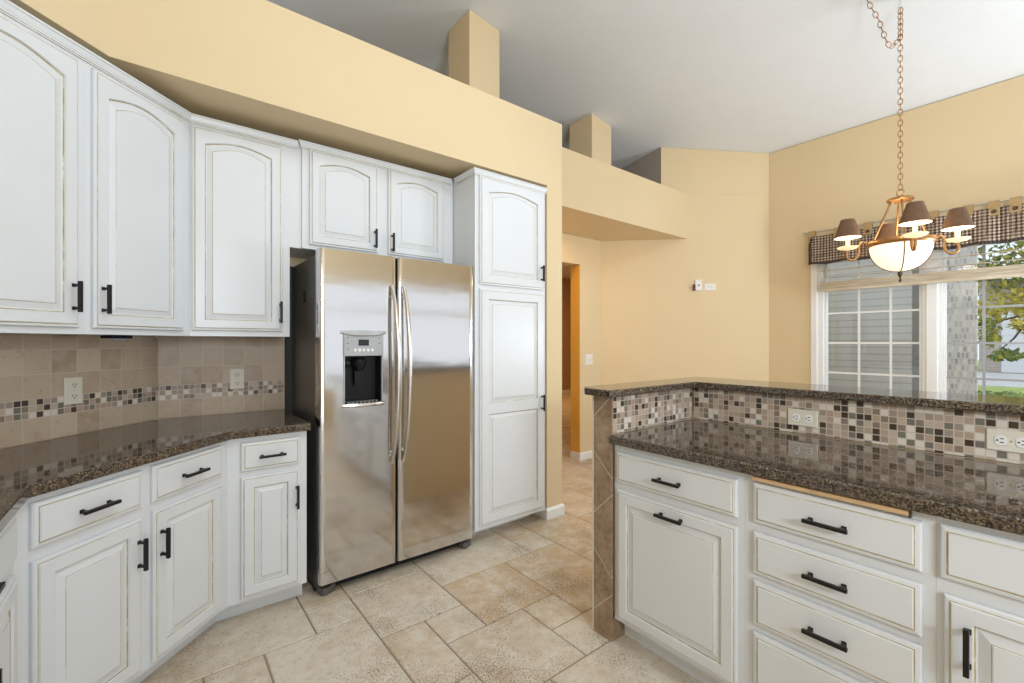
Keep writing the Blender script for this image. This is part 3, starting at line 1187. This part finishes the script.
    b_ = bd.build('badge', M['handlesteel'], dr, smooth=True)
    b_.matrix_local = Matrix.Translation((1.475, .0035, 1.724)) @ Matrix.Rotation(PI / 2, 4, 'X') @ Matrix.Diagonal((.9, 1.35, 1, 1))
    # kick grille with slots and a front roller cover
    kg = MB()
    kg.box(.672, 1.575, .050, .085, .020, .060)
    for k in range(14):
        kg.box(.76 + k * .055, .80 + k * .055, .046, .051, .030, .038)
    kg.build('kick_grille', M['darkplastic'], r)
    MB().box(.6165, 1.60, .599, .612, .06, 1.79).build('gap_shade_panel', M['slot'], r)  # dark sheet added for the shade in the gap beside the fridge
    for x in (.662, 1.520):
        MB().prism([(x, .06), (x + .012, .018), (x + .03, .012), (x + .085, .04), (x + .085, .08), (x, .10)], .002, .040).build('foot_cover', M['darkgrey'], r, bevel=.004)
    for x in (.657, 1.55):
        MB().box(x, x + .045, .10, .56, .002, .0195).build('roller_base', M['darkplastic'], r)
    for x in (.67, 1.52):
        MB().box(x, x + .06, .03, .13, 1.786, 1.812).build('hinge_cover', M['darkgrey'], r, bevel=.006)
    MB().box(.6545, .6575, .27, .32, 1.545, 1.610).build('side_label', M['slot'], r)
    return r


refrigerator()

# ------------------------------------------------------------------ peninsula
ROTP = -PI / 2      # local x = -Y, local y = +X
XP = 1.59


def pen_cab(label, ya, yb):
    return base_cabinet(label, (XP, 0), ROTP, [(XP, ya), (XP, yb), (2.235, yb), (2.235, ya)], toe=.07, group='white peninsula cabinets')


p1 = pen_cab('white peninsula cabinet at the tiled end, drawer over a door with horizontal pull', 1.2785, .7148)
add_drawer(p1, -1.258, -.738, .712, .845, hx=-.996)
add_door(p1, -1.255, -.738, .119, .680, handle=(-.988, .639, False))
p2 = pen_cab('white peninsula cabinet with a stack of four drawers', .7144, .2322)
for z0, z1 in ((.715, .848), (.543, .683), (.372, .520), (.120, .347)):
    add_drawer(p2, -.684, -.258, z0, z1, hx=-.469)
p3 = pen_cab('white peninsula cabinet at the right picture edge, blank front over a door', .2318, -.55)
add_drawer(p3, -.224, .40, .717, .854, handle=False)
add_door(p3, -.216, .09, .119, .678, handle=(-.172, .565, True))
add_door(p3, .105, .40, .119, .678, handle=(.13, .565, True))

# pull-out wooden board above the four drawers
brd = thing('cutting_board', 'thin pull-out wooden board under the granite above the four drawers', 'cutting board', (XP, 0, 0))
MB().box(-.022, -.0015, .284, .684, .858, .872).build('board_edge', M['wood'], brd, bevel=.002)
MB().box(-.019, -.0015, .279, .2835, .853, .8735).build('end_guide', M['bronze'], brd)

tag(MB().prism([(1.555, 1.284), (2.238, 1.284), (2.238, -1.0), (1.555, -1.0)], .876, .914).build('granite_countertop', M['granite'], bevel=.006),
    'dark brown speckled granite countertop on the peninsula cabinets, below the raised bar', 'countertop')

# half wall carrying the bar: long leg and short end leg
hw = MB().prism([(1.582, 1.298), (2.262, 1.298), (2.262, -1.0), (2.37, -1.0), (2.37, 1.380), (1.582, 1.380)], 0.001, 1.081)
hwo = struct(hw.build('wall_peninsula', M['wall']))
tag(MB().box(1.571, 1.5815, 1.279, 1.383, .001, 1.081).box(1.5815, 1.70, 1.279, 1.2975, .001, .0995).build('tile_end_panel', M['endpanel'], bevel=.0015),
    'brown stone tiles laid diagonally on the narrow end of the peninsula wall', 'tile panel')
tag(MB().box(1.570, 1.580, 1.384, 1.390, .001, 1.081).build('tile_edge_strip', M['cream']), 'pale edge strip along the left side of the diagonal end tiles', 'trim strip')
splash('mosaic_backsplash', 'small stone and glass mosaic on the short end wall of the peninsula', (1.583, 1.298), 0, .0005, .662, z0=.9155, z1=1.081, m='mosaic')
splash('mosaic_backsplash', 'long strip of stone and glass mosaic below the raised bar, holding two outlets', (2.262, 1.2865), ROTP, 0.0005, 2.27, z0=.9155, z1=1.081, m='mosaic')
bt = MB().prism([(1.520, 1.246), (2.205, 1.246), (2.205, -1.0), (2.545, -1.0), (2.545, 1.437), (1.565, 1.437), (1.520, 1.392)], 1.083, 1.115)
tag(bt.build('granite_bar_top', M['granite'], bevel=.006), 'raised L shaped dark granite bar top on the tiled half wall', 'bar top')


# ------------------------------------------------------------------ wall plates
def outlet(label, loc, rot, horizontal, mat='cream', s=1.0, group=None):
    """local x along the wall, -y into the room; loc = centre"""
    r = thing('wall_outlet', label, 'outlet', loc, rot, group)
    w, h = (.118, .073) if horizontal else (.073, .118)
    mb = MB()

    def rect(i, y):
        return [(-w / 2 + i, y, -h / 2 + i), (w / 2 - i, y, -h / 2 + i), (w / 2 - i, y, h / 2 - i), (-w / 2 + i, y, h / 2 - i)]
    mb.loops([rect(0, -.0005), rect(0, -.003), rect(.003, -.0055)], 0)
    mb.build('cover_plate', M[mat], r)
    for s_ in (-1, 1):
        cx, cz = (s_ * .0245, 0) if horizontal else (0, s_ * .0245)
        rm = MB()
        pts0, pts1 = [], []
        for k in range(24):
            a = 2 * PI * k / 24
            px, pz = .0175 * math.cos(a), .0175 * math.sin(a)
            if horizontal:
                px = max(-.0145, min(.0145, px))
            else:
                pz = max(-.0145, min(.0145, pz))
            pts0.append((cx + px, -.0056, cz + pz))
            pts1.append((cx + px * .96, -.0075, cz + pz * .96))
        rm.loops([pts0, pts1], 0)
        rc = rm.build('receptacle', M['whiteplastic'] if horizontal else M['cream'], r)
        sm = MB()

        def b(x0, x1, z0, z1):
            if horizontal:
                sm.box(cx + z0, cx + z1, -.0079, -.0072, cz - x1, cz - x0)
            else:
                sm.box(cx + x0, cx + x1, -.0079, -.0072, cz + z0, cz + z1)
        b(-.0078, -.0048, -.002, .0075)
        b(.0048, .0078, -.002, .0075)
        b(-.0026, .0026, -.0105, -.0055)
        sm.build('slots', M['slot'], rc)
    sc = MB().lathe([(.0035, 0), (.003, .0012), (.001, .0014)], (0, 0, 0), 12).build('screw', M['rodsteel'], r)
    sc.matrix_local = Matrix.Translation((0, -.0055, 0)) @ Matrix.Rotation(PI / 2, 4, 'X')
    return r


outlet('cream vertical outlet in the backsplash of the straight wall near the refrigerator', (.365, YF - .0105, 1.110), 0, False)
q = Vector((-.294, 2.741)) + Vector((R2, -R2)) * .0105
outlet('cream vertical outlet in the backsplash of the diagonal wall at left', (q.x, q.y, 1.109), PI / 4, False)
outlet('horizontal outlet in the mosaic nearer the inside corner of the bar', (2.2515, .765, .985), ROTP, True)
outlet('horizontal outlet in the mosaic at the right picture edge', (2.2515, .143, .988), ROTP, True)

sw = thing('light_switch', 'white wall switch beside the doorway in the passage', 'switch', (3.866, Y1, 1.126))


def plate(mb, w, h, y=-.006):
    mb.loops([[(-w / 2 + i, yy, -h / 2 + i), (w / 2 - i, yy, -h / 2 + i), (w / 2 - i, yy, h / 2 - i), (-w / 2 + i, yy, h / 2 - i)] for i, yy in ((0, -.0005), (0, y * .6), (.004, y))], 0)
    return mb


plate(MB(), .115, .118).build('cover_plate', M['whiteplastic'], sw)
for x in (-.022, .022):
    MB().prism([(x - .005, -.006), (x + .005, -.006), (x + .004, -.014), (x - .004, -.014)], -.008, .010).build('toggle', M['cream'], sw)
ROTC = -PI / 4
ph = thing('phone_jack', 'white wall plate with a dark plug at its left edge on the corner wall', 'wall plate', (4.852, 2.706, 1.975), ROTC)
plate(MB(), .078, .125, -.02).build('cover_plate', M['whiteplastic'], ph)
MB().box(-.008, .008, -.024, -.018, -.012, .004).build('socket', M['slot'], ph)
MB().box(-.062, -.0395, -.04, -.001, -.065, .005).build('plug', M['bronze'], ph, bevel=.003)
bp = thing('blank_plate', 'small white horizontal wall plate right of the phone jack', 'wall plate', (4.943, 2.615, 1.953), ROTC)
plate(MB(), .122, .073).build('cover_plate', M['whiteplastic'], bp)
MB().box(-.03, .03, -.009, -.005, -.006, .006).build('latch', M['cream'], bp)

# ------------------------------------------------------------------ window_1 on the dining wall
w1o = bpy.data.objects.new('window_1', None)
COL.objects.link(w1o)
w1o.location = (XW, 0, 0)
struct(w1o)
fr = MB()
# casing on the room side
fr.box(-.018, -.0005, WY1 - .005, WY1 + .052, WZ0 - .05, WZ1 + .06)
fr.box(-.018, -.0005, WY0 - .052, WY0 + .005, WZ0 - .05, WZ1 + .06)
fr.box(-.0175, -.0005, WY0, WY1, WZ1, WZ1 + .06)
fr.build('window_casing', M['trim'], w1o, bevel=.003)
MB().box(-.06, .0, WY0 - .07, WY1 + .07, WZ0 - .03, WZ0).build('window_sill', M['trim'], w1o, bevel=.004)
jm = MB()
jm.box(.0, .13, WY1 - .055, WY1, WZ0, WZ1)
jm.box(.0, .13, WY0, WY0 + .03, WZ0, WZ1)
jm.box(.0, .13, WY0, WY1, WZ0, WZ0 + .03)
jm.box(.0, .13, WY0, WY1, WZ1 - .03, WZ1)
jm.box(.03, .12, .752, .886, WZ0, WZ1)
jm.box(.012, .03, .782, .856, WZ0, WZ1)
jm.build('window_jamb', M['trim'], w1o, bevel=.003)


def sash(ya, yb, nm, rows):
    s = MB()
    t_ = .022
    z0, z1 = WZ0 + .03, WZ1 - .03
    s.box(.05, .085, yb - t_, yb, z0, z1)
    s.box(.05, .085, ya, ya + t_, z0, z1)
    s.box(.05, .085, ya, yb, z0, z0 + t_)
    s.box(.05, .085, ya, yb, z1 - t_, z1)
    sh = s.build('sash', M['trim'], w1o, bevel=.003)
    m = MB()
    for y in nm:
        m.box(.060, .075, y - .009, y + .009, z0 + t_, z1 - t_)
    for z in rows:
        m.box(.0605, .0745, ya + t_, yb - t_, z - .009, z + .009)
    m.build('muntins', M['trim'] if len(nm) == 2 else M['screengrey'], sh)
    MB().box(.066, .069, ya + t_, yb - t_, z0 + t_, z1 - t_).build('pane', M['glass'], sh)


ROWS = (1.012, 1.315, 1.618, 1.92)
sash(.887, 1.643, (1.359, 1.113), ROWS)
sash(-.77, .751, (.502, .254, .006, -.242, -.49), ROWS)

# raised wooden blind: head stack, a few open slats, ladder cords
bl = thing('window_blind', 'raised wooden blind whose thick bottom rail hangs across the window', 'blind', (XW, 0, 0))
BY0, BY1 = -.76, 1.655
st = MB()
for k in range(13):
    st.box(-.058 + .001 * (k % 2), -.010, BY0, BY1, 1.868 + k * .0053, 1.8722 + k * .0053)
st.build('slat_stack', M['blind'], bl)
MB().box(-.0585, -.0095, BY0, BY1, 1.840, 1.867).build('bottom_rail', M['blind'], bl, bevel=.003)
for k in range(4):
    z = 1.975 + k * .075
    MB().box(-.058, -.010, BY0, BY1, z, z + .003).build('slat', M['blind'], bl)
MB().box(-.06, -.002, BY0, BY1, 2.27, 2.32).build('head_rail', M['blind'], bl)
for y in (1.55, .95, .20, -.5):
    MB().tube([(-.0595, y, 1.845), (-.0595, y, 2.275)], .0012, 6).build('ladder_cord', M['cream'], bl)

# gingham valance on a rod
va = thing('window_valance', 'brown gingham tab valance hanging from a rod over the window', 'valance', (XW, 0, 0))
vm = MB()
nseg = 120
VY0, VY1 = -.95, 1.745
rings_f = []


def vx(y):
    return -.095 + .008 * math.sin(y * 21.0) + .004 * math.sin(y * 47.0 + 1)


rows = [2.405, 2.34, 2.27, 2.20, 2.142, 2.118]
fl, bk = [], []
for z in rows:
    fl.append([(vx(VY0 + (VY1 - VY0) * k / nseg) - .0015 - .012 * (2.405 - z) * math.sin((VY0 + (VY1 - VY0) * k / nseg) * 17), VY0 + (VY1 - VY0) * k / nseg,
                z - (.006 * math.sin((VY0 + (VY1 - VY0) * k / nseg) * 21) if z < 2.15 else 0)) for k in range(nseg + 1)])
for r_ in range(len(rows) - 1):
    for k in range(nseg):
        e = 1 if (r_ == len(rows) - 2 or k >= nseg - 1) else 0
        vm.add([fl[r_][k], fl[r_][k + 1], fl[r_ + 1][k + 1], fl[r_ + 1][k]], [(0, 1, 2, 3)], e)
vo = vm.build('fabric', [M['gingham'], M['hem']], va, smooth=True)
sd = vo.modifiers.new('solid', 'SOLIDIFY')
sd.thickness = .003
tb = MB()
for y in (1.715, 1.49, 1.25, 1.02, .79, .58, .43, .315, .19, .0, -.2, -.4, -.6, -.8):
    w = .032
    t_ = MB()
    pts = [(-.101, 2.345), (-.103, 2.40), (-.101, 2.455), (-.085, 2.4655), (-.070, 2.455), (-.078, 2.39)]
    rings = [[(x, y - w, z), (x, y + w, z), (x + .003, y + w, z - .001), (x + .003, y - w, z - .001)] for x, z in pts]
    t_.loops(rings, 0)
    tt = t_.build('tab', M['tab'], va)
    bb = MB().lathe([(.016, 0), (.016, .003), (.012, .006), (.004, .005)], (0, 0, 0), 18).build('button', M['bronze'], tt, smooth=True)
    bb.matrix_local = Matrix.Translation((-.103, y, 2.375)) @ Matrix.Rotation(-PI / 2, 4, 'Y')
rd = MB()
rd.tube([(-.085, 1.775, 2.455), (-.085, -1.0, 2.455)], .0075, 12)
rdo = rd.build('rod', M['rodsteel'], va, smooth=True)
MB().lathe([(.001, -.014), (.010, -.010), (.0145, 0), (.010, .010), (.001, .014)], (-.085, 1.785, 2.455), 18).build('finial', M['rodsteel'], rdo, smooth=True)
MB().box(-.09, -.0005, 1.755, 1.765, 2.445, 2.463).build('bracket', M['rodsteel'], rdo)


# ------------------------------------------------------------------ chandelier
def chandelier():
    D = 3.05
    RT = Vector((math.sin(HEAD), -math.cos(HEAD), 0))
    c = FWD * D + RT * (.864 * D)
    cx, cy = c.x, c.y
    r = thing('chandelier', 'brass chandelier with four brown shades and a glowing glass bowl', 'chandelier', (cx, cy, 0))
    # glass bowl
    prof = [(.004, 1.803)]
    for k in range(1, 13):
        a = k / 12 * PI / 2
        prof.append((.168 * math.sin(a) ** .92, 1.803 + .178 * (1 - math.cos(a))))
    bo = MB().lathe(prof, n=40).build('glass_bowl', M['bowl'], r, smooth=True)
    st_ = MB()
    for k in range(4):
        a = math.radians(-72 + 90 * k)
        st_.tube([((pr + .002) * math.cos(a), (pr + .002) * math.sin(a), pz - .001) for pr, pz in prof], .003, 6)
    st_.build('bowl_strap', M['bronze'], bo, smooth=True)
    MB().lathe([(.166, 1.978), (.176, 1.976), (.183, 1.986), (.183, 2.008), (.176, 2.016), (.166, 2.014), (.166, 1.978)], n=40).build('bowl_ring', M['brass'], r, smooth=True)
    MB().lathe([(.001, 1.728), (.006, 1.733), (.009, 1.742), (.004, 1.752), (.004, 1.760), (.011, 1.772), (.015, 1.785), (.014, 1.800), (.001, 1.806)], n=20).build('finial', M['bronze'], r, smooth=True)
    # top disc, rods, loop
    MB().lathe([(.001, 2.272), (.055, 2.274), (.070, 2.280), (.074, 2.290), (.068, 2.298), (.03, 2.304), (.012, 2.316), (.001, 2.318)], n=32).build('top_disc', M['brass'], r, smooth=True)
    for k in range(4):
        a = math.radians(20 + 90 * k)
        MB().tube([(.050 * math.cos(a), .050 * math.sin(a), 2.276), (.150 * math.cos(a), .150 * math.sin(a), 2.005)], .0065, 10).build('rod', M['brass'], r, smooth=True)
    lp_ = [(.0, .020 * math.cos(2 * PI * k / 20), 2.337 + .023 * math.sin(2 * PI * k / 20)) for k in range(20)]
    MB().tube(lp_, .0035, 8, closed=True).build('hanging_loop', M['brass'], r, smooth=True)
    # arms
    for deg in (-27, 63, 153, 243):
        # angle given in the camera frame (0 = to the right, 90 = away)
        a = math.radians(deg)
        dvec = RT * math.cos(a) + FWD * math.sin(a)

        def P(rad, z):
            return (dvec.x * rad, dvec.y * rad, z)
        ctrl = [(.178, 1.985), (.190, 2.012), (.208, 2.020), (.222, 1.998), (.226, 1.950), (.238, 1.916), (.262, 1.900), (.287, 1.910), (.296, 1.935), (.292, 1.962), (.290, 1.975)]
        fine = []
        for i in range(len(ctrl) - 1):
            p0 = ctrl[max(0, i - 1)]
            p1, p2_ = ctrl[i], ctrl[i + 1]
            p3_ = ctrl[min(len(ctrl) - 1, i + 2)]
            for s in range(4):
                u = s / 4
                f = lambda q: .5 * (2 * p1[q] + (p2_[q] - p0[q]) * u + (2 * p0[q] - 5 * p1[q] + 4 * p2_[q] - p3_[q]) * u * u + (3 * p1[q] - p0[q] - 3 * p2_[q] + p3_[q]) * u ** 3)
                fine.append((f(0), f(1)))
        fine.append(ctrl[-1])
        ar = MB().tube([P(x, z) for x, z in fine], .0085, 10).build('arm', M['brass'], r, smooth=True)
        e = P(.290, 0)
        MB().lathe([(.008, 1.966), (.016, 1.972), (.050, 1.980), (.063, 1.990), (.063, 1.996), (.050, 1.991), (.012, 1.984)], (e[0], e[1], 0), 28).build('drip_dish', M['dish'], ar, smooth=True)
        MB().lathe([(.014, 1.992), (.014, 2.085), (.010, 2.088)], (e[0], e[1], 0), 16).build('candle_sleeve', M['bulb'], ar, smooth=True)
        MB().lathe([(.009, 2.088), (.016, 2.108), (.015, 2.125), (.004, 2.150)], (e[0], e[1], 0), 16).build('bulb', M['shadein'], ar, smooth=True)
        point('candle_bulb_glow', (cx + e[0], cy + e[1], 2.165), 0.9, (1.0, 0.84, 0.62), .012)
        # shade: brown outside, lit lining inside
        sh = MB()
        n = 36
        pr = [(.080, 2.060), (.041, 2.188), (.039, 2.188), (.078, 2.0605), (.080, 2.060)]
        rings = [[(e[0] + rr * math.cos(2 * PI * k / n), e[1] + rr * math.sin(2 * PI * k / n), z) for k in range(n)] for rr, z in pr]
        sh.loops(rings, [0, 0, 1, 1], cap0=False, cap1=False)
        sh.build('shade', [M['shadeout'], M['shadein']], ar, smooth=True)
    # chain: up to a ceiling hook, then a swag towards the ceiling outlet
    hook_z = ceil_z((cx, cy)) - .075

    def chain(pts, name):
        P = [Vector(p) for p in pts]
        mb = MB()
        L = .046
        # resample
        acc = [0]
        for i in range(1, len(P)):
            acc.append(acc[-1] + (P[i] - P[i - 1]).length)
        n = int(acc[-1] / (L * .78))
        for k in range(n):
            s = (k + .5) * acc[-1] / n
            i = max(j for j in range(len(acc)) if acc[j] <= s)
            i = min(i, len(P) - 2)
            u = (s - acc[i]) / (acc[i + 1] - acc[i])
            p = P[i].lerp(P[i + 1], u)
            d = (P[i + 1] - P[i]).normalized()
            up = Vector((c.y, -c.x, 0)).normalized() if abs(d.z) > .5 else Vector((0, 0, 1))
            a = d.cross(up).normalized()
            b = a.cross(d).normalized()
            w = (a if k % 2 else b)
            link = []
            for q in range(14):
                t_ = 2 * PI * q / 14
                link.append(p + d * (L / 2 * math.cos(t_)) + w * (.0125 * math.sin(t_)))
            mb.tube(link, .0026, 6, closed=True)
        return mb.build(name, M['brass'], r, smooth=True)
    chain([(0, 0, 2.355), (0, 0, hook_z)], 'chain')
    cv = []
    tgt = -RT * .46 - FWD * .25
    zt = ceil_z((cx + tgt.x, cy + tgt.y)) - .03
    for k in range(25):
        u = k / 24
        sag = 4 * u * (1 - u)
        cv.append((tgt.x * u, tgt.y * u, hook_z + (zt - hook_z) * u - .27 * sag ** .8))
    # short doubled length hanging down to the swag's lowest point
    cv = [(0.004, 0, hook_z)] + [(.006, .0, hook_z - .10), (.004, 0, hook_z - .19)]
    side = -RT
    for k in range(1, 20):
        u = k / 19
        cv.append((side.x * (.004 + .30 * u ** 1.15), side.y * (.004 + .30 * u ** 1.15), hook_z - .19 - .075 * math.sin(PI * min(1, u * 1.9)) * (1 if u < .53 else 0) + max(0, u - .25) ** 1.25 * .55))
    chain(cv, 'chain')
    hk = [(0, .008 * math.cos(t), hook_z + .012 + .010 * math.sin(t)) for t in [math.radians(v) for v in range(-180, 91, 20)]]
    hk += [(0, 0, hook_z + .05), (0, 0, hook_z + .075)]
    MB().tube(hk, .003, 8).build('ceiling_hook', M['rodsteel'], r, smooth=True)
    point('chandelier_glow', (cx, cy, 2.06), 3.0, (1.0, 0.82, 0.56), .10)
    return r


chandelier()

# ------------------------------------------------------------------ outside the dining window
struct(MB().prism([(5.7, -2.4), (60, -30), (60, 40), (5.7, 40)], -.45, -.35).build('ground_outside', M['lawn']))
nh = thing('neighbour_house', 'neighbouring house outside with grey lap siding and a pale brick corner', 'house', (8.6, 0, 0))
MB().box(0, .4, 1.52, 6.5, -.35, 5.2).build('siding_wall', M['siding'], nh)
MB().box(-.03, .06, .855, 1.22, -.35, 5.2).build('brick_corner', M['stone'], nh)
MB().box(.04, .35, 1.221, 1.52, -.35, 5.2).build('corner_recess', M['recess'], nh)

fh = thing('far_house', 'white house with garage door and brick pier across the street', 'house', (36.0, 0, 0))
MB().box(0, 6, -14, 3.5, -.35, 4.4).build('front_wall', M['redbrick'], fh)
MB().box(-.06, -.001, -6.5, 2.65, -.30, 3.0).build('garage_door', M['garage'], fh)
MB().prism([(-.6, -15), (7, -15), (7, 4.2), (-.6, 4.2)], 4.4, 4.7).build('roof_eave', M['darkgrey'], fh)
tag(MB().box(25.0, 35.9, -14, 9, -.349, -.33).build('driveway', M['drive']), 'pale grey street and driveway beyond the lawn outside', 'driveway')


def foliage(name, center, radii, n, size, seed, tl):
    rng = random.Random(seed)
    mb = MB()
    mb.tint = []
    for _ in range(n):
        while True:
            p = Vector((rng.uniform(-1, 1), rng.uniform(-1, 1), rng.uniform(-1, 1)))
            if p.length <= 1:
                break
        c = Vector((center[0] + p.x * radii[0], center[1] + p.y * radii[1], center[2] + p.z * radii[2]))
        a = Vector((rng.gauss(0, 1), rng.gauss(0, 1), rng.gauss(0, 1))).normalized()
        b = a.cross(Vector((rng.gauss(0, 1), rng.gauss(0, 1), rng.gauss(0, 1)))).normalized()
        n_ = a.cross(b)
        s = size * rng.uniform(.7, 1.3)
        mb.add([c - a * s, c - b * s * .5 + n_ * s * .12, c + a * s, c + b * s * .5 + n_ * s * .12], [(0, 1, 2, 3)])
        t = min(1, max(0, rng.gauss(tl, .3)))
        mb.tint.append((t, 0, 0, 1))
    return mb


tr = thing('autumn_tree', 'tree with yellow and green leaves and dark branches outside the window', 'tree', (13.2, 0, -.35))
br = MB()
br.tube([(0, -1.2, 0), (.05, -1.15, 1.4), (0, -1.0, 2.6), (.1, -.9, 4.4)], [.16, .13, .10, .06], 10)
br.tube([(0, -1.05, 2.1), (0, -.2, 2.55), (0, .55, 2.25), (0, 1.15, 2.05)], [.05, .04, .026, .012], 8)
br.tube([(0, -1.1, 1.6), (-.1, -.2, 2.15), (-.1, .62, 2.1), (-.1, .80, 1.75), (-.1, 1.0, 1.5)], [.05, .035, .024, .016, .008], 8)
br.tube([(0, -1.0, 2.6), (.1, .3, 3.1), (.1, 1.3, 3.2)], [.05, .035, .015], 8)
br.build('branches', M['bark'], tr, smooth=True)
lv = MB()
lv.tint = []
for cen, rad, n, tl in (((0, .7, 3.05), (.5, 1.0, .40), 620, .22), ((0, .75, 2.45), (.4, .60, .28), 300, .85), ((0, .55, 2.05), (.4, .35, .22), 150, .9),
                        ((-.1, 1.15, 1.95), (.3, .22, .40), 130, .4), ((-.1, .90, 1.42), (.3, .26, .13), 90, .10), ((0, .2, 3.9), (.9, 1.8, .6), 700, .3)):
    m_ = foliage('x', cen, rad, n, .075, 11 + n, tl)
    lv.add(m_.v, m_.f)
    lv.tint += m_.tint
lo = lv.build('leaves', M['leaf'], tr, recalc=False)
hd = foliage('hedge', (18.5, .8, -.28), (1.2, 3.0, .20), 1700, .09, 5, .6)
ho = hd.build('hedge', M['hedge'], recalc=False)
tag(ho, 'low leafy hedge along the street outside the window', 'hedge')
